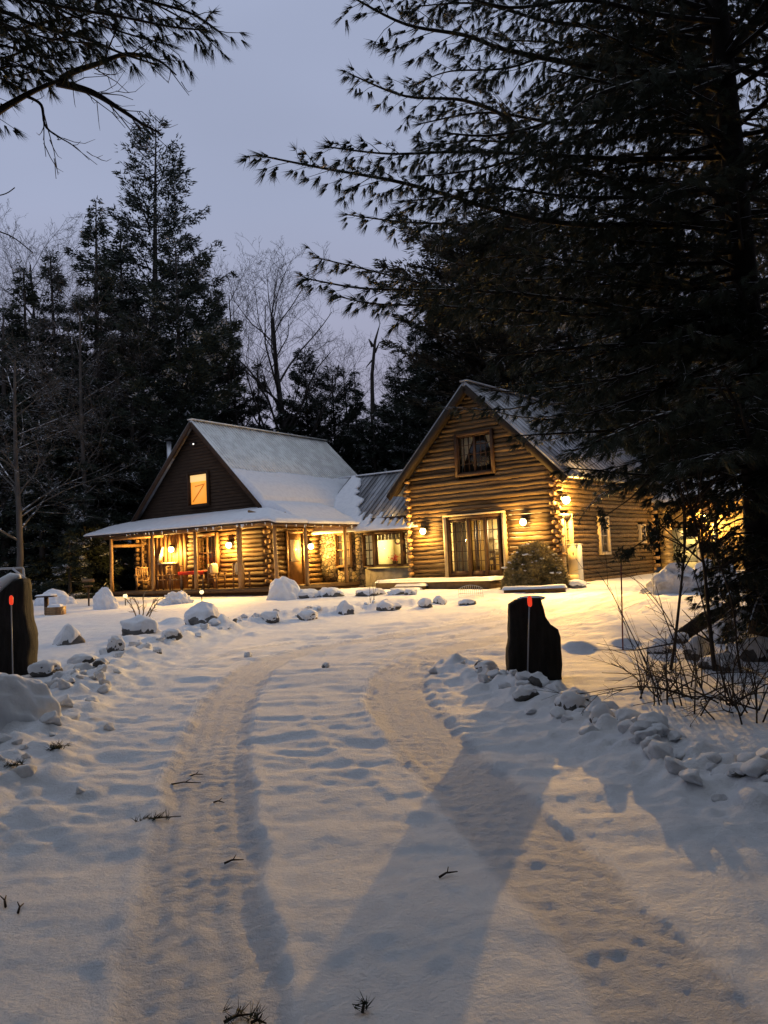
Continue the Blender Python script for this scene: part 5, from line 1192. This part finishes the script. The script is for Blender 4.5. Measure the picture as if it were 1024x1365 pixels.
for q in [(930, 868, 50, 34, 'dark rounded rock at the left front of the rock pile', 41, {}), (965, 850, 44, 30, 'snowy rock in the middle of the rock pile', 42, {}), (1002, 872, 70, 44, 'largest flat-topped rock of the pile beside the pine trunk', 43, {}),
          (945, 832, 36, 22, 'upper left rock of the pile', 44, {}), (985, 828, 46, 24, 'upper rock of the pile under the dark log', 45, {}), (905, 850, 28, 18, 'small outlying rock left of the rock pile', 46, {}), (1015, 838, 40, 22, 'rearmost rock of the pile against the pine trunk', 47, {}),
          (880, 862, 34, 16, 'low outlying rock between the stake and the rock pile', 48, {}), (960, 885, 60, 26, 'lowest front rock of the pile behind the brush', 49, {})]:
    q[6].update(group=G3); rock(*q[:6], **q[6])
# clods thrown up by the plough along both verges
CM = []
for k in range(7):
    V, Fa = ICO2; rk = np.random.RandomState(300+k); V = V.copy()
    for _ in range(8): nrm = rk.randn(3); nrm /= np.linalg.norm(nrm); V = V-np.outer(np.maximum(V@nrm-rk.uniform(.55, .9), 0), nrm)
    V *= (1+.3*n3(V, 2.2, k)+.12*n3(V, 6, k+3))[:, None]; CM.append(mesh_of(mesh_np('snow_clod', V, Fa, SNOWS if k != 3 else ROCK, None, True)))
rk = np.random.RandomState(77)
for line, n, spread, side, lab in ((bankL, 120, .34, 'left', 'small clod of ploughed snow on the bank along the left side of the drive'), (bankR, 95, .26, 'right', 'small clod of ploughed snow on the bank running down right of the drive')):
    for k in range(n):
        i = int((rk.rand()**.8)*(len(line)-2)); a = np.array(line[i]); b = np.array(line[i+1]); q = a+(b-a)*rk.rand()+rk.randn(2)*spread*.6
        if q[1] < 3 or q[1] > 22: continue
        r = rk.uniform(.025, .085)*(1.4 if rk.rand() < .15 else 1); me = CM[(0, 1, 2, 4, 5, 6, 0, 1, 2, 4, 5, 6, 3)[rk.randint(13)]]; o = bpy.data.objects.new('dark_clod' if me == CM[3] else 'snow_clod', me); link(o)
        if me == CM[3]: lab2 = 'small dark stone or soil clod showing through the %s bank of the drive' % side
        else: lab2 = lab
        o.location = (q[0], q[1], gz(q[0], q[1])+r*.25); o.scale = (r*1.2, r, r*rk.uniform(.6, .95)); o.rotation_euler = (rk.uniform(-.4, .4), rk.uniform(-.4, .4), rk.uniform(0, 6.28)); tag(o, lab2, 'clod', ('dark clods in the %s bank' if me == CM[3] else 'clods of snow along the %s bank') % side)
# log on the pile
a_ = at(905, 850, 12.6); b_ = at(975, 808, 12.9); lg = empty('fallen_log', tuple(a_), 0, 'short dark log leaning up across the rock pile', 'log'); mb = MB(); mb.tube([a_-a_, (b_-a_)*.5+np.array([0, 0, .04]), b_-a_], [.10, .12, .09], 10); mb.build('stem', SLAB, lg, True)
mb = MB(); mb.tube([(b_-a_)*.3+np.array([0, 0, .09]), (b_-a_)*.8+np.array([0, 0, .12])], [.05, .05], 8); mb.build('snow_cap', SNOWS, lg, True)
# ploughed snow heap and smaller mounds
def heap(px, py, w, h, label, seed, d, name='snow_heap', mat_=None, rough=.2):
    X = at(px, py, d)[0]; z0 = gz(X, d); sx = w/F*d/2; sz = h/F*d; V, Fa = ICO4; V = V.copy(); V *= (1+rough*n3(V, 1.8, seed)+rough*.7*n3(V, 4.5, seed+2)+rough*.25*n3(V, 11, seed+4))[:, None]
    rk = np.random.RandomState(seed+50)
    if mat_:
        for _ in range(12): nrm = rk.randn(3); nrm /= np.linalg.norm(nrm); q = V@nrm; V = V-np.outer(np.maximum(q-rk.uniform(.62, .95), 0)*.85, nrm)
    V = V*np.array([sx, sx*.6, sz*1.15]); o = mesh_np(name, V, Fa, mat_ or SNOWS, None, True, loc=(X, d, z0-.15*sz)); return tag(o, label, 'snow heap', 'ploughed heaps of snow')
DIRTY = mat('chunky_snow', (.66, .66, .68), .85, .25, noise=((.30, .28, .26), 2.6, .52, .68), bump=(5, .9, .06))
heap(12, 985, 128, 66, 'largest boulder, wholly buried in folds of snow at the left edge', 68, 7.3, name='snow_mound', rough=.2)
heap(902, 815, 100, 44, 'lumpy ploughed snow heap in front of the garage', 61, 22.5, mat_=DIRTY, rough=.34)
heap(965, 812, 80, 32, 'lower snow heap to the right of the garage door', 62, 23.5, mat_=DIRTY, rough=.34)
heap(378, 794, 46, 27, 'round snow-smothered shrub by the porch corner post', 63, 26.6, name='snow_mound', rough=.15)
heap(140, 812, 34, 24, 'white snow mound just right of the left slab', 64, 26., name='snow_mound')
bpy.data.objects[-1] if False else None
heap(75, 803, 52, 17, 'wide low snow mound behind the flat-topped bird bath', 65, 30, name='snow_mound')
heap(235, 806, 40, 14, 'low snow hump covering plants before the porch', 66, 27, name='snow_mound', rough=.4)

# ------------------------------------------------------------------ shrubs, saplings, twigs
def leafy_bush(name, loc, rx, ry, rz_, n, label, leaf=LEAF, seed=0, size=.10, snow=True):
    rs = np.random.RandomState(seed); root = empty(name, loc, 0, label, 'shrub'); V = rs.randn(n, 3); V /= np.linalg.norm(V, axis=1)[:, None]; V[:, 2] = np.abs(V[:, 2])
    r = rs.uniform(.45, 1, n)**.5*(1+.25*n3(V, 2.5, seed)); P = V*r[:, None]*np.array([rx, ry, rz_]); D = V+rs.randn(n, 3)*.5
    M_, Fa = tufts_mesh(P, D, np.full(n, size), 4, size*.28, .6, seed); mesh_np('foliage', M_, Fa, leaf, root)
    mb = MB(); 
    for k in range(34):
        d = rs.randn(3); d[2] = abs(d[2])+.3; d /= np.linalg.norm(d); e = d*np.array([rx, ry, rz_])*rs.uniform(.7, 1.08); mb.tube([np.zeros(3), e*.5+rs.randn(3)*.04, e], [.02, .012, .004], 4, cap=False)
    mb.build('stems', TWIG, root)
    if snow:
        mb = MB(); V0, F0 = ICO2
        for k in range(60):
            d = rs.randn(3); d[2] = abs(d[2])*1.2+.25; d[1] = -abs(d[1])*.7; d /= np.linalg.norm(d); p_ = d*np.array([rx, ry, rz_])*rs.uniform(.85, 1.05); s_ = rs.uniform(.02, .07); W_ = V0*(1+.4*n3(V0, 2, k))[:, None]
            mb.addq(W_*np.array([s_*1.3, s_, s_*.5])+p_, F0)
        mb.build('snow_clumps', FIN, root, True)
    return root
bl = RW(-.35, -1.15, 0); leafy_bush('round_shrub', (bl[0], bl[1], gz(bl[0], bl[1])-.05), 1.12, 1.0, 1.55, 10000, 'big round leafy shrub lit from behind between the sliding doors and corner lamp', seed=5, size=.10)
def twig_shrub(name, pts, m, label, cat='shrub', r=.012, seed=0, kids=5, klen=.3):
    """pts = list of stems, each a list of 3-D points"""
    rs = np.random.RandomState(seed); b = np.array(pts[0][0]); root = empty(name, tuple(b), 0, label, cat)
    for st in pts:
        st = np.array(smooth_line(st, 5)); L = np.linalg.norm(st[-1]-st[0]); mb = MB(); mb.tube(st-b, np.linspace(r, r*.3, len(st)), 6)
        for k in range(kids):
            i = rs.randint(len(st)//4, len(st)-1); d = (st[i+1]-st[i]); d /= np.linalg.norm(d); d = d*.8+rs.randn(3)*.5; l = klen*rs.uniform(.5, 1.2); q = st[i]-b; mid = q+d*l*.5+rs.randn(3)*.02
            mb.tube([q, mid, q+d*l+np.array([0, 0, .05*l])], [r*.45, r*.3, r*.15], 4, cap=False)
            for _ in range(2): d2 = d*.6+rs.randn(3)*.5; mb.tube([mid, mid+d2*l*.45], [r*.22, r*.12], 3, cap=False)
        mb.build('stem', m, root)
    return root
twig_shrub('bare_shrub', [px3([(184, 830, 19), (178, 812, 19), (168, 798, 19)]), px3([(186, 830, 19), (185, 810, 19.1), (176, 796, 19)]), px3([(188, 830, 19), (192, 812, 19), (190, 796, 19)]), px3([(192, 828, 19), (200, 812, 19), (208, 797, 18.9)]), px3([(196, 828, 19), (204, 812, 19), (212, 799, 19)])],
           mat('tan_twig', (.32, .24, .16), .8, .2), 'small bare tan shrub poking from the left bank before the porch', r=.020, seed=3, kids=6, klen=.22)
twig_shrub('reed_clump', [px3([(494, 808, 22), (493, 785, 22), (495, 760, 22)]), px3([(497, 808, 22), (500, 788, 22), (503, 772, 22)]), px3([(500, 808, 22), (498, 790, 22), (497, 776, 22)])], TWIG, 'thin dry reeds standing between two garden rocks', 'plant', r=.009, seed=4, kids=3, klen=.15)
twig_shrub('sapling', [px3([(889, 918, 9.6), (898, 870, 9.6), (906, 800, 9.6), (912, 740, 9.6), (914, 690, 9.5), (905, 640, 9.4)])], TWIG, 'straight dark sapling nearest the marker stake in the brush', 'sapling', r=.022, seed=5, kids=12, klen=.6)
twig_shrub('sapling', [px3([(957, 925, 9.4), (950, 870, 9.4), (943, 800, 9.5), (938, 750, 9.5), (925, 690, 9.5), (912, 640, 9.5)])], TWIG, 'thicker leaning sapling in the middle of the brush', 'sapling', r=.030, seed=6, kids=14, klen=.6)
twig_shrub('sapling', [px3([(1000, 950, 9.1), (985, 880, 9.2), (975, 800, 9.3), (950, 730, 9.4), (930, 690, 9.4)])], TWIG, 'thin sapling closest to the pine trunk', 'sapling', r=.016, seed=7, kids=12, klen=.6)
twig_shrub('sapling', [px3([(915, 870, 11), (885, 815, 11), (850, 775, 11), (800, 752, 11)]), px3([(870, 900, 10.4), (840, 840, 10.4), (815, 790, 10.5), (795, 760, 10.6)])], TWIG, 'bowed whip arching left toward the shrub', 'sapling', r=.009, seed=8, kids=4, klen=.4)
rs = np.random.RandomState(17); stems = []
for k in range(46):
    px = rs.uniform(850, 1060) if k > 10 else rs.uniform(850, 930); py = 905+(px-850)*.22+rs.uniform(-15, 25); b_ = gpt(px, py); b_[2] = gz(b_[0], b_[1]); h = rs.uniform(.3, 1.1)*(.5+.5*(px-830)/200); d = np.array([rs.uniform(-.45, .35), rs.uniform(-.3, .3), 1]); stems.append([b_, b_+d*h*.5+rs.randn(3)*.05, b_+d*h+rs.randn(3)*.12])
for k in range(16):
    px = rs.uniform(870, 1040); b_ = gpt(px, 925+(px-850)*.2); b_[2] = gz(b_[0], b_[1])+.1; d = np.array([rs.uniform(-1, 1), rs.uniform(-.4, .4), rs.uniform(.0, .3)]); stems.append([b_, b_+d*.5+np.array([0, 0, .1]), b_+d*1.1])
twig_shrub('brush', stems, TWIG, 'tangle of dark leafless brush in the lower right beside the pine', 'brush', r=.008, seed=18, kids=4, klen=.32)
# hanging dead leaf clusters among the saplings
def leaf_cluster(px, py, d, w, h, n, label, seed):
    rs = np.random.RandomState(seed); c = at(px, py, d); P = rs.randn(n, 3)*np.array([w, w*.6, h])/F*d*.24; D = rs.randn(n, 3)*.5+np.array([0, 0, -1.]); V, Fa = tufts_mesh(P, D, np.full(n, .07), 5, .018, .35, seed)
    o = mesh_np('dead_leaves', V, Fa, NEEDLE, None, loc=tuple(c)); root = empty('leafy_branch', tuple(c), 0, label, 'branch', 'leafy boughs dangling before the garage'); o.parent = root; o.location = (0, 0, 0)
    mb = MB(); e = at(px+70, py-60, d+.4)-c; mb.tube([np.zeros(3), e*.5+np.array([0, 0, -.05]), e], [.006, .009, .012], 5); mb.build('stem', TWIG, root)
for i, (px, py, w, h, n, lab) in enumerate([(871, 712, 26, 44, 90, 'dark oval leaf cluster over the far log corner'), (833, 738, 30, 24, 50, 'leaf cluster left of the far log corner above the stake'), (804, 690, 12, 30, 26, 'slim leaf cluster in front of the side window'), (905, 740, 18, 34, 40, 'drooping leaf cluster over the garage door'),
                     (925, 705, 34, 24, 70, 'wide leaf cluster before the garage lamp'), (948, 730, 26, 30, 60, 'leaf cluster right of the middle sapling'), (890, 690, 20, 30, 40, 'leaf cluster over the top of the garage door')]):
    leaf_cluster(px, py, 9.6, w, h, n, lab, 70+i)
# fallen twigs and tufts on the snow
def ground_twig(px, py, ln, ang, label, seed, m=TWIG, needles=0, r=.006):
    g = gpt(px, py); z = gz(g[0], g[1])+.006; root = empty('fallen_twig', (g[0], g[1], z), ang, label, 'twig', 'twigs fallen on the snow'); rs = np.random.RandomState(seed); mb = MB()
    mb.tube([(-ln/2, 0, 0), (-.1*ln, .04*ln, .012), (ln/2, 0, .008)], [r, r*.8, r*.4], 6); mb.tube([(-.05*ln, .03*ln, .01), (.12*ln, .22*ln, .03)], [r*.6, r*.3], 5); mb.build('stick', m, root)
    if needles:
        P = np.stack([rs.uniform(-ln/2, ln/2, needles), rs.randn(needles)*.02, rs.uniform(0, .02, needles)], 1); D = rs.randn(needles, 3)*.6+np.array([0, 0, .35]); V, Fa = tufts_mesh(P, D, np.full(needles, .06), 9, .004, .5, seed); mesh_np('needles', V, Fa, NEEDLE, root)
for q in [(212, 1092, .26, .25, 'fallen sprig with needles beside the left track', 1, TWIG, 13), (80, 1020, .16, .9, 'dark leafy clump on the left verge', 2, TWIG, 26), (20, 1052, .14, .2, 'small leafy clump at the left edge of the verge', 3, TWIG, 14),
          (248, 1042, .22, -.12, 'longer thin stick lying across the left track', 4, TWIG, 0), (262, 1030, .10, .05, 'short thin stick above the longer one', 5, TWIG, 0), (318, 1356, .10, .3, 'needled twig at the very bottom of the picture', 6, TWIG, 7),
          (312, 1148, .10, .2, 'short stick on the right side of the left track', 7, TWIG, 0), (598, 1168, .10, .4, 'v-shaped twig in the middle shadow', 8, TWIG, 0), (8, 1205, .12, 2.0, 'stalk poking up at the left edge, upper', 9, TWIG, 0), (28, 1215, .08, 1.7, 'stalk poking up at the left edge, lower', 10, TWIG, 0),
          (486, 1343, .05, 1.3, 'tiny twig bit near the bottom centre', 11, TWIG, 3), (345, 1360, .06, -.4, 'tiny needled bit beside the bottom twig', 12, TWIG, 4), (292, 1066, .09, -.5, 'short stick right of the needled sprig', 13, TWIG, 0)]:
    ground_twig(*q)

# ------------------------------------------------------------------ garden furniture
def path_light(px, py, label):
    g = gpt(px, py); d = 27.6 if px < 240 else 27.3; x = at(px, py, d)[0]; z = gz(x, d); root = empty('path_light', (x, d, z), 0, label, 'garden light', 'small garden path lights before the porch')
    mb = MB(); mb.tube([(0, 0, 0), (0, 0, .26)], .018, 8); mb.build('post', BLACK, root, True); mb = MB(); V, Fa = ICO2; mb.addq(V*.075+np.array([0, 0, .33]), Fa); mb.build('globe', BULBS, root, True); mb = MB(); mb.lathe([(.0, .44), (.09, .395), (.0, .39)], (0, 0, 0), 12); mb.build('cap', BLACK, root)
path_light(136, 793, 'glowing garden light, leftmost, below the porch end post'); path_light(167, 793, 'glowing garden light just right of the porch end post'); path_light(269, 792, 'glowing garden light below the middle porch post')
# bird bath, crate, rail at left
bx_ = at(62, 806, 24); z = gz(bx_[0], 24); root = empty('bird_bath', (bx_[0], 24, z), 0, 'flat-topped bird table capped with snow left of the porch', 'bird table')
mb = MB(); mb.box(-.05, .05, -.05, .05, 0, .52); mb.build('post', TRIMD, root); mb = MB(); mb.box(-.25, .25, -.2, .2, .52, .56); mb.build('tray', TRIMD, root); pillow('snow_cap', root, -.25, .25, -.2, .2, .561, .05, over=.01)
bx_ = at(74, 808, 23.6); z = gz(bx_[0], 23.6); root = empty('planter_box', (bx_[0], 23.6, z), .1, 'weathered square planter in the snow beside the bird table', 'planter')
mb = MB()
for k in range(4): mb.box(-.24, .24, -.22, -.19, .062*k, .062*k+.058)
mb.box(-.24, -.21, -.19, .2, 0, .25); mb.box(.21, .24, -.19, .2, 0, .25); mb.box(-.24, .24, .2, .23, 0, .25); mb.build('boards', POST, root); pillow('snow_cap', root, -.2, .2, -.18, .19, .2, .14, over=0)
a_ = at(-40, 762, 16.5); z = gz(a_[0], 16.5); root = empty('rail_frame', (a_[0], 16.5, z), 0, 'thin wooden rail frame dusted with snow behind the left slab', 'rail'); o_ = np.array(root.location)
mb = MB()
for px in (-30, 31): t_ = at(px, 757, 16.5)-o_; mb.tube([(t_[0]+.12, 0, -.1), t_], .025, 8)
mb.build('post', STAKE, root); mb = MB(); mb.tube([at(-45, 760, 16.5)-o_, at(31, 757, 16.5)-o_], .022, 8); mb.tube([at(17, 758, 16.4)-o_, at(35, 772, 16.2)-o_], .022, 8); mb.build('rail', STAKE, root)
bx_ = at(118, 780, 28.5); z = gz(bx_[0], 28.5); root = empty('bird_feeder', (bx_[0], 28.5, z), .2, 'snow-dusted feeder on a post just left of the path lights', 'bird feeder'); mb = MB(); mb.tube([(0, 0, 0), (0, 0, .75)], .03, 8); mb.build('post', TRIMD, root); mb = MB(); mb.box(-.14, .14, -.12, .12, .7, .74); mb.add([(-.2, -.16, .86), (.2, -.16, .86), (.2, .16, .86), (-.2, .16, .86), (-.2, 0, .97), (.2, 0, .97)], [(0, 1, 5, 4), (2, 3, 4, 5), (1, 2, 5), (3, 0, 4), (3, 2, 1, 0)]); mb.build('house', TRIMM, root)
# little wire fence by the steps
c_ = at(628, 796, 23.5); z = gz(c_[0], 23.5); root = empty('wire_fence', (c_[0], 23.5, z-.02), -.3, 'low arched wire garden edging below the steps', 'garden fence'); mb = MB(); n_ = 13; W2 = .36
top = lambda x: .26+.10*(1-(x/W2)**2)
for k in range(n_): x = -W2+2*W2*k/(n_-1); mb.tube([(x, 0, 0), (x, 0, top(x))], .006, 5)
mb.build('pickets', STAKE, root); mb = MB(); xs = np.linspace(-W2, W2, 14); mb.tube([(x, 0, top(x)) for x in xs], .008, 5); mb.tube([(-W2, 0, .12), (W2, 0, .12)], .006, 5); mb.build('rail', STAKE, root)
# low timber edge with snow right of the shrub
c_ = at(712, 778, 24.8); z = gz(c_[0], 24.8); root = empty('timber_edging', (c_[0], 24.8, z), -.12, 'low timber bed edging under a long ridge of snow below the round shrub', 'garden edging'); mb = MB(); mb.box(-.95, .95, -.1, .1, -.05, .13); mb.build('timber', DECK, root); pillow('snow_cap', root, -.97, .97, -.14, .14, .131, .10, nx=40)
# white cabinet by the side door
c_ = RW(.38, .55, 0); root = empty('white_cabinet', (c_[0], c_[1], .42), -R_PSI, 'tall narrow cream cabinet with a dark oval standing by the side door', 'cabinet'); mb = MB(); mb.box(-.19, .19, -.17, .17, 0, 1.38); mb.build('body', WHITEP, root)
mb = MB(); mb.box(-.21, .21, -.20, .19, 1.38, 1.42); mb.build('lid', WHITEP, root); mb = MB(); V, Fa = ICO2; mb.addq(V*np.array([.035, .01, .09])+np.array([.02, -.175, 1.08]), Fa); mb.build('oval', BLACK, root, True); mb = MB(); mb.box(-.165, .165, -.182, -.17, .05, .36); mb.box(-.165, .165, -.182, -.17, .42, 1.32); mb.build('door_panel', CREAM, root)
# porch furniture
def chair(u, t, rz, label, cushion=True):
    w = LW(u, t, 0); root = empty('porch_chair', (w[0], w[1], L_O[2]-.018), -L_PSI+rz, label, 'chair', 'chairs on the lit porch')
    mb = MB(); mb.box(-.26, .26, -.24, .24, .40, .44); mb.build('seat', CHAIRW, root)
    for x in (-.24, .24):
        for y in (-.22, .22): mb = MB(); mb.beam((x, y, 0), (x, y+(.0 if y < 0 else .0), .62 if y < 0 else 1.02), .05, .05, up=(0, 1, 0)); mb.build('leg', CHAIRW, root)
        mb = MB(); mb.box(x-.04, x+.04, -.28, .20, .62, .65); mb.build('armrest', CHAIRW, root)
    mb = MB()
    for k in range(5): mb.box(-.18+k*.085, -.13+k*.085, .21, .235, .50, .98)
    mb.box(-.215, .215, .20, .245, .94, 1.02); mb.box(-.215, .215, .205, .24, .46, .5); mb.build('backrest', CHAIRW, root)
    if cushion:
        mb = MB(); V, Fa = ICO2; V2 = np.sign(V)*np.abs(V)**.6; mb.addq(V2*np.array([.21, .06, .26])+np.array([0, .13, .78]), Fa); mb.build('cushion', CUSH, root, True)
chair(-8.75, .9, 1.0, 'dark porch chair at the open left end of the porch', False); chair(-7.3, .95, -.2, 'wooden porch chair under the left porch lamp', False); chair(-6.35, .75, -.9, 'porch chair left of the red-covered table', False)
chair(-4.05, .85, 1.6, 'porch chair with a tall cream cushion right of the red table', True); chair(-2.75, .95, 1.3, 'porch chair with a cream cushion before the bare log wall', True)
w = LW(-5.2, .9, 0); root = empty('porch_table', (w[0], w[1], L_O[2]-.018), -L_PSI, 'long porch table under a red cloth between the posts', 'table'); mb = MB(); mb.box(-.72, .72, -.38, .38, .70, .735); mb.build('tabletop', CHAIRW, root)
for x in (-.64, .64):
    for y in (-.3, .3): mb = MB(); mb.box(x-.035, x+.035, y-.035, y+.035, 0, .70); mb.build('leg', CHAIRW, root)
cl = empty('tablecloth', (w[0], w[1], L_O[2]-.018+.736), -L_PSI, 'red cloth spread over the porch table', 'tablecloth'); pillow('cloth', cl, -.74, .74, -.4, .4, .0, .012, m=CLOTH, over=0); mb = MB(); mb.box(-.75, .75, -.415, -.405, -.13, .012); mb.build('hem', CLOTH, cl)
w = LW(-8.0, 1.1, 0)
# wreath inside the lit link window
w = LW(2.02, 5.02, 1.60); root = empty('wreath', w, -L_PSI, 'round dark wreath hanging in the bright link window', 'wreath'); mb = MB(); th = np.linspace(0, 6.283, 25); mb.tube([(.13*math.cos(a), .12, .13*math.sin(a)) for a in th], .035, 8, cap=False); mb.build('ring', LEAF, root, True); mb = MB(); mb.box(-.05, .05, .08, .1, -.16, -.10); mb.build('bow', CLOTH, root)
w = LW(1.75, 5.3, .62); root = empty('flower_pot', w, -L_PSI, 'red potted flowers on the sill of the bright link window', 'potted plant'); mb = MB(); mb.lathe([(.0, 0), (.09, 0), (.12, .16), (.0, .16)], (0, 0, 0), 14); mb.build('pot', TRIMD, root, True)
rs = np.random.RandomState(4); P = rs.randn(40, 3)*np.array([.11, .08, .07])+np.array([0, 0, .28]); V, Fa = tufts_mesh(P, rs.randn(40, 3), np.full(40, .06), 6, .03, .6, 2); mesh_np('flowers', V, Fa, CLOTH, root)
# dining set seen through the sliding doors
w = RW(-2.9, 1.7, -.02); root = empty('dining_table', w, -R_PSI, 'dark dining table seen through the sliding doors', 'table'); mb = MB(); mb.box(-.6, .6, -.4, .4, .72, .76); mb.build('tabletop', TRIMD, root)
for x in (-.52, .52):
    for y in (-.32, .32): mb = MB(); mb.box(x-.03, x+.03, y-.03, y+.03, 0, .72); mb.build('leg', TRIMD, root)
for k, (u, t, rz, lab) in enumerate(((-3.25, 1.05, 3.14, 'dark dining chair nearer the left door leaf'), (-2.5, 1.05, 3.14, 'dark dining chair nearer the right door leaf'))):
    w = RW(u, t, -.02); root = empty('dining_chair', w, -R_PSI+rz, lab, 'chair', 'dining chairs behind the glass doors'); mb = MB(); mb.box(-.22, .22, -.2, .2, .44, .48); mb.build('seat', TRIMD, root)
    for x in (-.2, .2):
        for y in (-.18, .18): mb = MB(); mb.box(x-.02, x+.02, y-.02, y+.02, 0, .44 if y < 0 else 1.0); mb.build('leg', TRIMD, root)
    mb = MB(); mb.box(-.18, .18, .17, .195, .90, 1.0); mb.box(-.18, .18, .17, .195, .66, .72)
    for x in (-.1, 0, .1): mb.box(x-.012, x+.012, .175, .19, .72, .9)
    mb.build('backrest', TRIMD, root)
